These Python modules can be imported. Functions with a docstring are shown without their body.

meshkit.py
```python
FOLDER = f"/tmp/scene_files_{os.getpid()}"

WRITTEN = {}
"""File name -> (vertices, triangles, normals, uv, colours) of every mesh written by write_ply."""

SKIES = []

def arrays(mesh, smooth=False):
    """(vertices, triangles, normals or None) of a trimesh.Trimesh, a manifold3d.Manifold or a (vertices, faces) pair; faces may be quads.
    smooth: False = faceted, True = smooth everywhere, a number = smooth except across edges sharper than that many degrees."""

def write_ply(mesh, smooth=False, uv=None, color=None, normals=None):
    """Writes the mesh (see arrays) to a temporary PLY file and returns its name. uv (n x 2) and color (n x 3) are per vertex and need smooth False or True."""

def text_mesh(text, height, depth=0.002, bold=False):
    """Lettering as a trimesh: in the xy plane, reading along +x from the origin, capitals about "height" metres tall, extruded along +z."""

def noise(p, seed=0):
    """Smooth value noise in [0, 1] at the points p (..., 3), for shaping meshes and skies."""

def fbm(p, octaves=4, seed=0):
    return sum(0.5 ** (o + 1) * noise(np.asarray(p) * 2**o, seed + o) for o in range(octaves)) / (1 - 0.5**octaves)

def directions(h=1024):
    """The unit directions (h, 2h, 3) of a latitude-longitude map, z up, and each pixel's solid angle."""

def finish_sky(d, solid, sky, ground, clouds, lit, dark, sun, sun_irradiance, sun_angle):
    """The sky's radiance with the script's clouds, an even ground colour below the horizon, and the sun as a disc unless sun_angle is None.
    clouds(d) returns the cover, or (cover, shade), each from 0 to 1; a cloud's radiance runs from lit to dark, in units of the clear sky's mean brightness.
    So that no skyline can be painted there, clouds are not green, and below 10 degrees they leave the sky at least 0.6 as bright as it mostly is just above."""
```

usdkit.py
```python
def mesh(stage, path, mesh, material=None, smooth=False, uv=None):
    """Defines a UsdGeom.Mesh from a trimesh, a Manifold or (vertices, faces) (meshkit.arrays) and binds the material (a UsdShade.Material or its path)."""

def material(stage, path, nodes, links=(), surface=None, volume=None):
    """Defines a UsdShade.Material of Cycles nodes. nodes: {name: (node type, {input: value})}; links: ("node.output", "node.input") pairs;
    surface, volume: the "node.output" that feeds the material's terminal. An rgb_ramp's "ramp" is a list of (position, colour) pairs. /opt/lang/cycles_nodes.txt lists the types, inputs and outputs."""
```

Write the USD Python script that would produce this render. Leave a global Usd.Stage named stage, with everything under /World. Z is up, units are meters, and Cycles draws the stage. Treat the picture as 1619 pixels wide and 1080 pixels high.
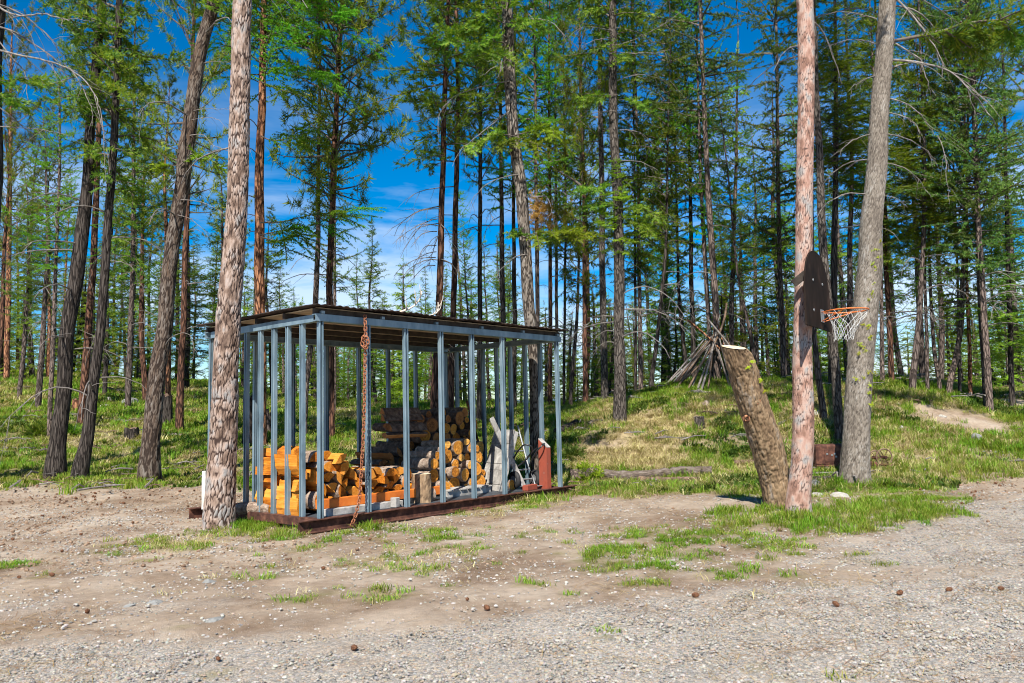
import math, random
import numpy as np, trimesh, shapely
import usdkit, meshkit
from pxr import Usd, UsdGeom, UsdLux, UsdShade, Sdf, Gf, Vt

random.seed(3); rng = np.random.default_rng(11)
stage = Usd.Stage.CreateInMemory()
UsdGeom.SetStageUpAxis(stage, 'Z'); UsdGeom.SetStageMetersPerUnit(stage, 1.0)
UsdGeom.Xform.Define(stage, '/World'); UsdGeom.Scope.Define(stage, '/World/Looks')

# ------------------------------------------------------------------ camera, sky, sun
F, CX, CY, PITCH, ROLL, ZC = 1269.15, 809.5, 540.0, .0930, -.0234, 1.345      # in the photograph's pixels / radians / metres
_cp, _sp, _cr, _sr = math.cos(PITCH), math.sin(PITCH), math.cos(ROLL), math.sin(ROLL)
FW = np.array([0, _cp, _sp]); _u = np.array([0, -_sp, _cp]); _r = np.array([1., 0, 0])
RT = _cr * _r + _sr * _u; UP = -_sr * _r + _cr * _u
cam = UsdGeom.Camera.Define(stage, '/World/camera')
cam.AddTransformOp().Set(Gf.Matrix4d(*RT, 0, *UP, 0, *(-FW), 0, 0, 0, ZC, 1))
cam.CreateHorizontalApertureAttr(36.0); cam.CreateVerticalApertureAttr(24.0); cam.CreateFocalLengthAttr(36.0 * F / 1619)
cam.CreateClippingRangeAttr(Gf.Vec2f(.05, 100000)); cam.CreateExposureAttr(0.97)
cam.CreateFStopAttr(5.0); cam.CreateFocusDistanceAttr(11.0)
SUN_AZ, SUN_EL = math.atan2(-.16, -.987), math.radians(46)                     # azimuth from +y towards +x
sund = np.array([math.sin(SUN_AZ) * math.cos(SUN_EL), math.cos(SUN_AZ) * math.cos(SUN_EL), math.sin(SUN_EL)])


def material(name, nodes, links=(), surface='p.BSDF', volume=None):
    return usdkit.material(stage, '/World/Looks/' + name, nodes, links, surface=surface, volume=volume)


SKY = material('sky_look', {
    'sky': ('sky_texture', {'sky_type': 'single_scattering', 'sun_disc': False, 'sun_elevation': SUN_EL, 'sun_rotation': SUN_AZ, 'air_density': 1.0, 'aerosol_density': .35, 'ozone_density': 2.5, 'altitude': 900.0}),
    'hsv': ('hsv', {'hue': .5, 'saturation': 1.68, 'value': 1.04, 'fac': 1.0}),
    'tc': ('texture_coordinate', {}),
    'mp': ('mapping', {'scale': (2.2, 2.2, 9.0)}),
    'n': ('noise_texture', {'scale': 1.6, 'detail': 7.0, 'roughness': .58, 'distortion': .4}),
    'r': ('rgb_ramp', {'ramp': [(0, (0, 0, 0)), (.43, (0, 0, 0)), (.62, (.85, .85, .85)), (1, (1, 1, 1))]}),
    'sx': ('separate_xyz', {}),
    'lo': ('map_range', {'from_min': .40, 'from_max': .06, 'to_min': 0.0, 'to_max': 1.0, 'clamp': True}),
    'f': ('math', {'math_type': 'multiply'}),
    'mix': ('mix_color', {'b': (7.2, 7.8, 8.6), 'use_clamp': False}),
    'bg': ('background_shader', {'strength': .073})},
    [('sky.color', 'hsv.color'), ('tc.generated', 'mp.vector'), ('mp.vector', 'n.vector'), ('n.fac', 'r.fac'), ('tc.generated', 'sx.vector'), ('sx.z', 'lo.value'),
     ('r.color', 'f.value1'), ('lo.result', 'f.value2'), ('f.value', 'mix.fac'), ('hsv.color', 'mix.a'), ('mix.result', 'bg.color')], surface='bg.background')
sky = UsdLux.DomeLight.Define(stage, '/World/sky')
UsdShade.MaterialBindingAPI.Apply(sky.GetPrim()).Bind(SKY)
sky.GetPrim().SetCustomDataByKey('kind', 'structure')
sun = UsdLux.DistantLight.Define(stage, '/World/sun')
sun.CreateIntensityAttr(1.25); sun.CreateNormalizeAttr(True) if hasattr(sun, 'CreateNormalizeAttr') else None
sun.CreateAngleAttr(.5); sun.CreateColorAttr(Gf.Vec3f(1.0, .95, .86))
_z = sund; _x = np.cross([0, 0, 1], _z); _x /= np.linalg.norm(_x); _y = np.cross(_z, _x)
sun.AddTransformOp().Set(Gf.Matrix4d(*_x, 0, *_y, 0, *_z, 0, 0, 0, 0, 1))


# ------------------------------------------------------------------ helpers
def ray(px, py): return FW + (px - CX) / F * RT - (py - CY) / F * UP
def aty(px, py, Y): d = ray(px, py); return d * (Y / d[1]) + np.array([0, 0, ZC])
def proj(p): q = np.asarray(p, float) - [0, 0, ZC]; d = q @ FW; return np.array([CX + F * (q @ RT) / d, CY - F * (q @ UP) / d])


YK = np.array([0, 9, 11, 13, 14.5, 16, 17.5, 19, 21, 24, 30, 40, 60, 100, 300, 3000.])
UK = np.array([-3, -.62, -.4, -.2, -.05, .06, .13, .22, .45, .62, 3])
ZK = np.array([
    [0, 0, 0, .08, .2, .32, .4, .5, .75, 1.1, 2.0, 3.5, 5.6, 8.5, 14, 20],
    [0, 0, 0, .08, .2, .32, .4, .5, .75, 1.1, 2.0, 3.5, 5.6, 8.5, 14, 20],
    [0, 0, .03, .12, .22, .3, .33, .42, .65, 1.0, 1.75, 2.9, 4.5, 6.5, 10, 10],
    [0, 0, 0, .02, .05, .1, .2, .4, .65, .95, 1.5, 2.1, 2.7, 3, 2, 0],
    [0, 0, 0, 0, .03, .1, .3, .55, .9, 1.2, 1.55, 1.9, 2, 1.5, -2, -10],
    [0, 0, 0, .03, .06, .3, .75, 1.1, 1.4, 1.55, 1.6, 1.4, .5, -1, -5, -15],
    [0, 0, .02, .05, .12, .5, 1.1, 1.5, 1.75, 1.8, 1.7, 1.2, 0, -2, -6, -15],
    [0, 0, .02, .05, .2, .6, 1.15, 1.7, 2.1, 2.2, 1.9, .9, -.8, -3, -8, -18],
    [0, 0, .03, .1, .3, .75, 1.25, 1.75, 2.1, 2.15, 1.8, .6, -1.5, -4, -9, -20],
    [0, 0, .02, .08, .25, .55, .95, 1.35, 1.65, 1.75, 1.5, .5, -1.5, -4, -9, -20],
    [0, 0, .02, .08, .25, .55, .95, 1.35, 1.65, 1.75, 1.5, .5, -1.5, -4, -9, -20]])


def terrain(x, y):
    x, y = np.broadcast_arrays(np.asarray(x, float), np.asarray(y, float))
    yy = np.clip(y, 0, 2999); u = np.clip(x / np.maximum(yy, 7), -2.99, 2.99)
    k = np.clip(np.searchsorted(UK, u) - 1, 0, len(UK) - 2); t = (u - UK[k]) / (UK[k + 1] - UK[k]); t = t * t * (3 - 2 * t)
    j = np.clip(np.searchsorted(YK, yy) - 1, 0, len(YK) - 2); s = (yy - YK[j]) / (YK[j + 1] - YK[j])
    z = (ZK[k, j] * (1 - s) + ZK[k, j + 1] * s) * (1 - t) + (ZK[k + 1, j] * (1 - s) + ZK[k + 1, j + 1] * s) * t
    p = np.stack([x, y, np.zeros_like(x)], -1)
    far = np.clip((yy - 12) / 5, 0, 1)
    z = z + (meshkit.fbm(p * .45, 3, 5) - .5) * .34 * far + (meshkit.fbm(p * 1.7, 3, 9) - .5) * (.03 + .10 * far)
    d = np.maximum(np.abs((x + 1.8) * .66 + (y - 12.5) * .75) - 2.9, np.abs((x + 1.8) * .75 - (y - 12.5) * .66) - 1.7)   # level pad under the shed
    return np.where(d < .8, np.minimum(z, .0 + np.clip(d, 0, 1) * .2 + .02), z)


def onground(px, py, lo=3.5, hi=120.):
    d = ray(px, py); d = d / d[1]; t = np.geomspace(lo, hi, 1500)
    P = d[None] * t[:, None] + [0, 0, ZC]
    k = np.nonzero(P[:, 2] <= terrain(P[:, 0], P[:, 1]))[0]
    p = P[k[0]] if len(k) else P[-1]
    return np.array([p[0], p[1], float(terrain(p[0], p[1]))])


names = {}; LEAFY = []
def numbered(parent, name):
    k = parent + '/' + name; n = names.get(k, -1) + 1; names[k] = n
    return k if n == 0 else f'{k}_{n:03d}'


def tag(prim, label=None, cat=None, group=None, kind=None):
    for k, v in (('label', label), ('category', cat), ('group', group), ('kind', kind)):
        if v: prim.SetCustomDataByKey(k, v)
    return prim


def thing(name, label, cat, loc=(0, 0, 0), rotz=0, group=None, M=None):
    x = UsdGeom.Xform.Define(stage, numbered('/World', name))
    if M is not None: x.AddTransformOp().Set(M)
    else:
        x.AddTranslateOp().Set(Gf.Vec3d(*map(float, loc)))
        if rotz: x.AddRotateZOp().Set(math.degrees(rotz))
    return tag(x.GetPrim(), label, cat, group)


def tints(m, k, seed=0):
    n = len(m.GetPointsAttr().Get()); r = np.random.default_rng(seed); a = np.repeat(r.random(n // k + 1), k)[:n].astype(np.float32)
    UsdGeom.PrimvarsAPI(m).CreatePrimvar('tint', Sdf.ValueTypeNames.FloatArray, 'vertex').Set(Vt.FloatArray.FromNumpy(a))


def obj(name, mesh, mat, parent='/World', smooth=False, prim=None, **kw):
    path = numbered(parent if isinstance(parent, str) else str(parent.GetPath()), name)
    m = usdkit.mesh(stage, path, mesh, mat, smooth=smooth)
    if mat in LEAFY: tints(m, 3, len(names))
    for n, val in (prim or {}).items():
        val = np.asarray(val, np.float32)
        if val.ndim == 1: UsdGeom.PrimvarsAPI(m).CreatePrimvar(n, Sdf.ValueTypeNames.FloatArray, 'vertex').Set(Vt.FloatArray.FromNumpy(val))
        else: UsdGeom.PrimvarsAPI(m).CreatePrimvar(n, Sdf.ValueTypeNames.Color3fArray, 'vertex').Set(Vt.Vec3fArray.FromNumpy(val))
    return tag(m.GetPrim(), **kw) if kw else m.GetPrim()


def mat4(c0, c1, c2, t):   # columns of the linear part, translation
    return Gf.Matrix4d(*map(float, c0), 0, *map(float, c1), 0, *map(float, c2), 0, *map(float, t), 1)


def cat(parts):
    vs, fs, n = [], [], 0
    for v, f in parts:
        v = np.asarray(v, float); f = np.asarray(f, int)
        if f.shape[1] == 4: f = np.vstack([f[:, [0, 1, 2]], f[:, [0, 2, 3]]])
        vs.append(v); fs.append(f + n); n += len(v)
    return np.vstack(vs), np.vstack(fs)


def tm(m): return np.array(m.vertices), np.array(m.faces)
def box(x, y, z, c=(0, 0, 0)):
    b = trimesh.creation.box([x, y, z]); b.apply_translation(c); return tm(b)


def bbox(x, y, z, c=(0, 0, 0), r=.004):     # box with chamfered edges
    v = []
    for sx in (-1, 1):
        for sy in (-1, 1):
            for sz in (-1, 1):
                for k in range(3):
                    e = np.array([x / 2, y / 2, z / 2]) - r; e[k] += r
                    v.append(e * [sx, sy, sz])
    h = trimesh.convex.convex_hull(np.array(v)); h.apply_translation(c); return tm(h)


def xf(vf, R=None, t=(0, 0, 0)):
    v, f = vf; v = np.asarray(v, float)
    if R is not None: v = v @ np.asarray(R).T
    return v + np.asarray(t, float), f


def Rz(a): c, s = math.cos(a), math.sin(a); return np.array([[c, -s, 0], [s, c, 0], [0, 0, 1.]])
def Rx(a): c, s = math.cos(a), math.sin(a); return np.array([[1, 0, 0], [0, c, -s], [0, s, c.real]])
def Ry(a): c, s = math.cos(a), math.sin(a); return np.array([[c, 0, s], [0, 1, 0], [-s, 0, c]])


def frames(P):
    T = np.gradient(P, axis=0); T /= np.linalg.norm(T, axis=1, keepdims=True) + 1e-12
    a = np.cross(T, np.where(np.abs(T[:, 2:]) > .9, [[0, 1., 0]], [[0, 0, 1.]])); a /= np.linalg.norm(a, axis=1, keepdims=True) + 1e-12
    return T, a, np.cross(T, a)


def tube(P, R, n=8, cap=True):
    P = np.asarray(P, float); R = np.broadcast_to(np.asarray(R, float), (len(P),)); T, a, b = frames(P)
    th = np.arange(n) * 2 * math.pi / n
    v = P[:, None] + R[:, None, None] * (np.cos(th)[None, :, None] * a[:, None] + np.sin(th)[None, :, None] * b[:, None])
    i, j = np.meshgrid(np.arange(len(P) - 1), np.arange(n), indexing='ij'); j2 = (j + 1) % n
    q = np.stack([i * n + j, i * n + j2, (i + 1) * n + j2, (i + 1) * n + j], -1).reshape(-1, 4)
    f = np.vstack([q[:, [0, 1, 2]], q[:, [0, 2, 3]]]); v = v.reshape(-1, 3)
    if cap:
        m = len(v); v = np.vstack([v, P[:1], P[-1:]]); k = np.arange(n); e = (len(P) - 1) * n
        f = np.vstack([f, np.stack([np.full(n, m), (k + 1) % n, k], 1), np.stack([np.full(n, m + 1), e + k, e + (k + 1) % n], 1)])
    return v, f


def tubes(P, R, n=4):      # P (B, K, 3), R (B, K): many thin tubes in one mesh
    B, K, _ = P.shape
    T = np.gradient(P, axis=1); T /= np.linalg.norm(T, axis=2, keepdims=True) + 1e-12
    a = np.cross(T, np.where(np.abs(T[..., 2:]) > .9, np.array([0, 1., 0]), np.array([0, 0, 1.]))); a /= np.linalg.norm(a, axis=2, keepdims=True) + 1e-12
    b = np.cross(T, a); th = np.arange(n) * 2 * math.pi / n
    v = P[:, :, None] + R[:, :, None, None] * (np.cos(th)[:, None] * a[:, :, None] + np.sin(th)[:, None] * b[:, :, None])
    bb, i, j = np.meshgrid(np.arange(B), np.arange(K - 1), np.arange(n), indexing='ij'); o = bb * K * n; j2 = (j + 1) % n
    q = np.stack([o + i * n + j, o + i * n + j2, o + (i + 1) * n + j2, o + (i + 1) * n + j], -1).reshape(-1, 4)
    return v.reshape(-1, 3), np.vstack([q[:, [0, 1, 2]], q[:, [0, 2, 3]]])


def smooth_path(pts, n):
    pts = np.asarray(pts, float); d = np.r_[0, np.cumsum(np.linalg.norm(np.diff(pts, axis=0), axis=1))]
    from scipy.interpolate import PchipInterpolator
    s = np.linspace(0, d[-1], n)
    return np.stack([PchipInterpolator(d, pts[:, k])(s) for k in range(3)], 1), s


# ------------------------------------------------------------------ looks
def noisy(name, stops, scale=8, stretch=(1, 1, 1), detail=6, rough=.8, bump=.3, bscale=None, dist=.02, metallic=0., coords='geometry', spec=.25, roughn=.6, distortion=0.):
    nodes = {'g': ('geometry', {}) if coords == 'geometry' else ('texture_coordinate', {}),
             'm': ('mapping', {'scale': stretch}), 'n': ('noise_texture', {'scale': scale, 'detail': detail, 'roughness': roughn, 'distortion': distortion}),
             'r': ('rgb_ramp', {'ramp': stops}), 'p': ('principled_bsdf', {'roughness': rough, 'metallic': metallic, 'specular_ior_level': spec})}
    links = [('g.position' if coords == 'geometry' else 'g.object', 'm.vector'), ('m.vector', 'n.vector'), ('n.fac', 'r.fac'), ('r.color', 'p.base_color')]
    if bump:
        nodes['n2'] = ('noise_texture', {'scale': bscale or scale * 2, 'detail': 6, 'roughness': .65}); nodes['b'] = ('bump', {'strength': bump, 'distance': dist})
        links += [('m.vector', 'n2.vector'), ('n2.fac', 'b.height'), ('b.normal', 'p.normal')]
    return material(name, nodes, links)


def bark_look(name, c0, c1, c2, scale=9., zs=.16, bump=1., lichen=None):
    """Furrowed bark: vertical ridges from a stretched voronoi, colour between furrow, ridge and scale."""
    nodes = {'g': ('geometry', {}), 'm': ('mapping', {'scale': (1, 1, zs)}),
             'dn': ('noise_texture', {'scale': scale * .9, 'detail': 3}), 'dv': ('vector_math', {'math_type': 'multiply_add', 'vector2': (.09, .09, .09)}),
             'v': ('voronoi_texture', {'feature': 'distance_to_edge', 'scale': scale * 1.5}),
             'n': ('noise_texture', {'scale': scale * 2.5, 'detail': 7, 'roughness': .7}),
             'e': ('map_range', {'from_min': .0, 'from_max': .16, 'clamp': True}),
             'mx': ('math', {'math_type': 'multiply'}), 'r': ('rgb_ramp', {'ramp': [(0, c0), (.3, c0), (.52, c1), (.8, c2)]}),
             'ad': ('math', {'math_type': 'multiply_add', 'value2': .75, 'value3': .12}),
             'p': ('principled_bsdf', {'roughness': .9, 'specular_ior_level': .15}), 'b': ('bump', {'strength': bump, 'distance': .03})}
    links = [('g.position', 'm.vector'), ('m.vector', 'dn.vector'), ('dn.color', 'dv.vector1'), ('m.vector', 'dv.vector3'), ('dv.vector', 'v.vector'), ('m.vector', 'n.vector'),
             ('v.distance', 'e.value'), ('e.result', 'mx.value1'), ('n.fac', 'mx.value2'), ('mx.value', 'ad.value1'), ('ad.value', 'r.fac'), ('r.color', 'p.base_color'), ('mx.value', 'b.height'), ('b.normal', 'p.normal')]
    if lichen:
        nodes['ln'] = ('noise_texture', {'scale': 5., 'detail': 6, 'roughness': .75}); nodes['lr'] = ('rgb_ramp', {'ramp': [(0, (0, 0, 0)), (lichen[1], (0, 0, 0)), (lichen[1] + .04, (1, 1, 1)), (1, (1, 1, 1))]})
        nodes['lm'] = ('mix_color', {'b': lichen[0]})
        links = [l for l in links if l[1] != 'p.base_color'] + [('g.position', 'ln.vector'), ('ln.fac', 'lr.fac'), ('lr.color', 'lm.fac'), ('r.color', 'lm.a'), ('lm.result', 'p.base_color')]
    return material(name, nodes, links)


M = {}
M['bark_fir'] = bark_look('fir_bark', (.028, .024, .022), (.11, .095, .085), (.25, .23, .215), 17, .085)
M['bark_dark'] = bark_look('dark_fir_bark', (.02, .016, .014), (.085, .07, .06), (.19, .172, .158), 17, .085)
M['bark_grey'] = bark_look('grey_fir_bark', (.035, .029, .025), (.125, .105, .09), (.25, .225, .20), 15, .22)
M['bark_red'] = bark_look('red_pine_bark', (.035, .018, .013), (.16, .078, .05), (.30, .165, .115), 8, .2)
M['bark_orange'] = bark_look('orange_pine_bark', (.07, .03, .018), (.36, .17, .09), (.55, .31, .19), 8, .22)
M['bark_larch'] = bark_look('pale_larch_bark', (.055, .042, .036), (.20, .148, .125), (.34, .275, .245), 11, .25)
M['bark_thin'] = bark_look('thin_trunk_bark', (.04, .03, .026), (.15, .115, .10), (.29, .245, .22), 11, .2)
M['dead'] = noisy('dead_limb', [(.3, (.07, .06, .053)), (.7, (.27, .24, .22))], 14, (1, 1, 1), bump=.3)
M['limb'] = noisy('live_limb', [(.3, (.045, .035, .028)), (.7, (.16, .13, .11))], 14, bump=.3)
M['cut'] = noisy('cut_wood', [(.25, (.42, .29, .16)), (.5, (.62, .50, .34)), (.75, (.74, .66, .52))], 9, bump=.2)
M['dirt_brown'] = noisy('rotten_wood', [(.3, (.05, .03, .02)), (.7, (.24, .16, .11))], 14, bump=.6)


def plate_look(name, fissure, a, b, c, grey, s0=.22, s1=.62):
    """Plated pine bark: the mesh carries 'plate' (r: depth into a fissure, g: tone of the plate)."""
    return material(name, {'at': ('attribute', {'attribute': 'plate'}), 's': ('separate_color', {}), 'r': ('rgb_ramp', {'ramp': [(0, a), (.35, b), (.7, c), (1, grey)]}),
                           'g': ('geometry', {}), 'm': ('mapping', {'scale': (1, 1, .35)}), 'n': ('noise_texture', {'scale': 26, 'detail': 8, 'roughness': .75}), 'n3': ('noise_texture', {'scale': 70, 'detail': 6, 'roughness': .7}),
                           'add': ('math', {'math_type': 'multiply_add', 'value2': .9, 'value3': -.45}), 'ad2': ('math', {'math_type': 'add', 'use_clamp': True}),
                           'fm': ('mix_color', {'b': fissure}), 'sm': ('map_range', {'from_min': s0, 'from_max': s1, 'clamp': True}),
                           'p': ('principled_bsdf', {'roughness': .88, 'specular_ior_level': .2}), 'b': ('bump', {'strength': .8, 'distance': .012})},
                    [('at.color', 's.color'), ('g.position', 'm.vector'), ('m.vector', 'n.vector'), ('m.vector', 'n3.vector'), ('n.fac', 'add.value1'), ('add.value', 'ad2.value1'), ('s.g', 'ad2.value2'), ('ad2.value', 'r.fac'),
                     ('r.color', 'fm.a'), ('s.r', 'sm.value'), ('sm.result', 'fm.fac'), ('fm.result', 'p.base_color'), ('n3.fac', 'b.height'), ('b.normal', 'p.normal')])


M['plate_pine'] = plate_look('plated_pine_bark', (.045, .028, .022), (.12, .078, .058), (.245, .17, .13), (.37, .285, .24), (.25, .235, .225), .16, .62)
M['plate_hoop'] = plate_look('scaly_pine_bark', (.075, .045, .038), (.20, .11, .08), (.33, .195, .15), (.40, .285, .235), (.26, .245, .235), .3, .85)
M['plate_fir'] = plate_look('furrowed_grey_bark', (.045, .036, .029), (.10, .083, .068), (.165, .138, .112), (.22, .19, .158), (.28, .26, .235), .3, 1.1)
M['plate_stump'] = plate_look('flaking_stump_bark', (.06, .038, .024), (.14, .095, .062), (.22, .145, .085), (.31, .215, .13), (.25, .21, .175), .35, 1.15)
M['plate_sidefir'] = plate_look('side_fir_bark', (.03, .023, .018), (.085, .066, .052), (.145, .118, .095), (.20, .17, .14), (.25, .225, .20))
M['plate_lichen'] = plate_look('lichen_fir_bark', (.03, .02, .015), (.075, .045, .027), (.11, .08, .06), (.14, .115, .095), (.19, .165, .145))


def leaf_look(name, ramp, trans=.35, rough=.55):
    m_ = material(name, {'g': ('geometry', {}), 'ti': ('attribute', {'attribute': 'tint'}), 'n': ('noise_texture', {'scale': .9, 'detail': 3}), 'a': ('math', {'math_type': 'multiply_add', 'value2': .55, 'value3': 0.}),
                           'a2': ('math', {'math_type': 'multiply_add', 'value2': .9}), 'r0': ('rgb_ramp', {'ramp': ramp}), 'oi': ('object_info', {}), 'ov': ('math', {'math_type': 'multiply_add', 'value2': .65, 'value3': .68}), 'oh': ('math', {'math_type': 'multiply_add', 'value2': .045, 'value3': .482}), 'r': ('hsv', {'saturation': 1.0, 'fac': 1.0}), 'p': ('principled_bsdf', {'roughness': rough, 'specular_ior_level': .12}),
                           'br': ('mix_color', {'blend_type': 'multiply', 'fac': 1.0, 'b': (1.3, 1.35, .7), 'use_clamp': False}), 't': ('translucent_bsdf', {}), 'm': ('mix_closure', {'fac': trans})},
                    [('ti.fac', 'a.value1'), ('g.position', 'n.vector'), ('n.fac', 'a2.value1'), ('a.value', 'a2.value3'), ('a2.value', 'r0.fac'), ('oi.random', 'ov.value1'), ('oi.random', 'oh.value1'), ('r0.color', 'r.color'), ('ov.value', 'r.value'), ('oh.value', 'r.hue'), ('r.color', 'p.base_color'), ('r.color', 'br.a'), ('br.result', 't.color'), ('p.BSDF', 'm.closure1'), ('t.BSDF', 'm.closure2')], surface='m.closure'); LEAFY.append(m_); return m_


M['fir'] = leaf_look('fir_needles', [(.12, (.010, .032, .008)), (.42, (.044, .105, .013)), (.75, (.105, .18, .017)), (1, (.21, .25, .026))])
M['fir_y'] = leaf_look('young_fir_needles', [(.12, (.030, .075, .006)), (.42, (.105, .18, .010)), (.8, (.20, .28, .016)), (1, (.31, .36, .03))])
M['pine'] = leaf_look('pine_needles', [(.12, (.018, .042, .007)), (.42, (.075, .125, .011)), (.8, (.16, .21, .016)), (1, (.30, .28, .035))])
M['larch'] = leaf_look('larch_needles', [(.15, (.045, .13, .010)), (.5, (.10, .235, .014)), (.85, (.165, .32, .022)), (1, (.24, .38, .035))], .45)
M['larch_dull'] = leaf_look('dull_larch_needles', [(.15, (.035, .075, .022)), (.5, (.075, .135, .030)), (.85, (.125, .19, .04)), (1, (.18, .23, .055))], .4)
M['rust_leaf'] = leaf_look('dead_needles', [(.2, (.14, .055, .016)), (.6, (.34, .15, .045)), (1, (.46, .24, .09))])
M['grass'] = leaf_look('grass_blades', [(.15, (.05, .11, .010)), (.5, (.11, .20, .014)), (.8, (.175, .27, .02)), (1, (.36, .34, .09))], .4)
M['grass2'] = leaf_look('meadow_blades', [(.15, (.055, .09, .010)), (.5, (.13, .18, .016)), (.8, (.21, .25, .03)), (1, (.38, .34, .11))], .4)
M['straw'] = leaf_look('dry_grass', [(.15, (.16, .12, .05)), (.5, (.31, .245, .115)), (.85, (.43, .355, .185)), (1, (.52, .44, .26))], .3)
M['herb'] = leaf_look('dark_herbs', [(.2, (.02, .045, .010)), (.6, (.055, .10, .016)), (1, (.12, .16, .03))], .3)
M['lichen'] = leaf_look('yellow_lichen', [(.2, (.30, .34, .015)), (.6, (.45, .5, .025)), (1, (.56, .58, .05))], .2)

# ------------------------------------------------------------------ the ground
def gridlines(segs):
    out = [segs[0][0]]
    for a, b, s in segs:
        n = max(1, int(round((b - a) / s))); out += list(np.linspace(a, b, n + 1)[1:])
    return np.array(out)


PATCH = [  # green tufts and swards in the yard: centre and radii in the photograph's pixels, strength
    (405, 832, 70, 20, 1.1), (455, 842, 55, 14, .9), (250, 862, 110, 16, .6), (340, 850, 70, 14, .7), (690, 880, 110, 34, .55), (620, 838, 30, 8, 1.), (590, 836, 26, 9, 1.2), (545, 945, 110, 18, .55), (470, 884, 60, 16, .4),
    (1010, 882, 130, 26, .95), (1090, 850, 90, 22, .9), (900, 880, 30, 10, .6), (1250, 820, 170, 26, 1.0), (1400, 808, 120, 26, .95), (560, 865, 230, 36, .42), (820, 850, 110, 26, .4), (1160, 905, 120, 16, .4), (960, 850, 120, 20, .42), (430, 905, 120, 16, .35), (1180, 860, 120, 18, .6), (985, 978, 46, 7, .9), (965, 1000, 24, 6, .9), (955, 1012, 26, 6, .9),
    (1180, 941, 30, 6, .7), (1020, 922, 56, 7, 1.), (850, 925, 34, 5, .7), (905, 939, 14, 4, .7), (1290, 930, 40, 9, .6), (1380, 882, 40, 10, .6), (1400, 895, 20, 5, .9), (1230, 880, 60, 10, .5), (25, 894, 44, 8, 1.), (65, 913, 14, 5, .9),
    (1240, 1066, 26, 5, .9), (1312, 1073, 30, 7, 1.), (1190, 1060, 12, 4, .8), (330, 1069, 30, 5, .9), (255, 941, 34, 5, .25), (360, 943, 20, 6, .3), (230, 885, 24, 5, .7), (830, 795, 70, 12, 1.), (760, 812, 60, 10, .7), (1190, 996, 30, 6, .6), (1170, 992, 16, 5, .4),
    (100, 876, 20, 4, .5), (720, 927, 30, 5, .5), (730, 948, 14, 4, .5), (1105, 820, 30, 8, .8), (1460, 790, 70, 18, 1.), (330, 765, 40, 5, .3), (700, 845, 60, 14, .55), (640, 872, 60, 20, .5), (1340, 830, 90, 16, .9), (260, 998, 30, 4, .25), (1040, 1000, 8, 3, .4)]
BARE = [(1525, 668, 90, 20, 1.1), (1605, 636, 40, 18, .9), (1350, 700, 50, 8, .5), (1430, 722, 50, 8, .5), (960, 705, 40, 10, .8), (1100, 705, 60, 10, .5), (900, 745, 60, 8, .6), (1040, 650, 50, 8, .5), (1230, 700, 50, 10, .6), (90, 660, 80, 10, .5), (250, 700, 70, 10, .6), (560, 690, 60, 8, .5), (1440, 655, 40, 10, .55), (1560, 720, 40, 14, .6), (1570, 765, 110, 18, .7), (1480, 752, 60, 10, .5), (1180, 700, 60, 14, .5), (985, 690, 60, 12, .35), (150, 700, 110, 12, .5), (40, 715, 80, 10, .5), (260, 628, 60, 12, .5), (440, 632, 90, 10, .5), (620, 676, 70, 12, .4), (1380, 752, 50, 8, .6), (1230, 750, 60, 8, .5), (930, 690, 30, 10, .5)]
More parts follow.
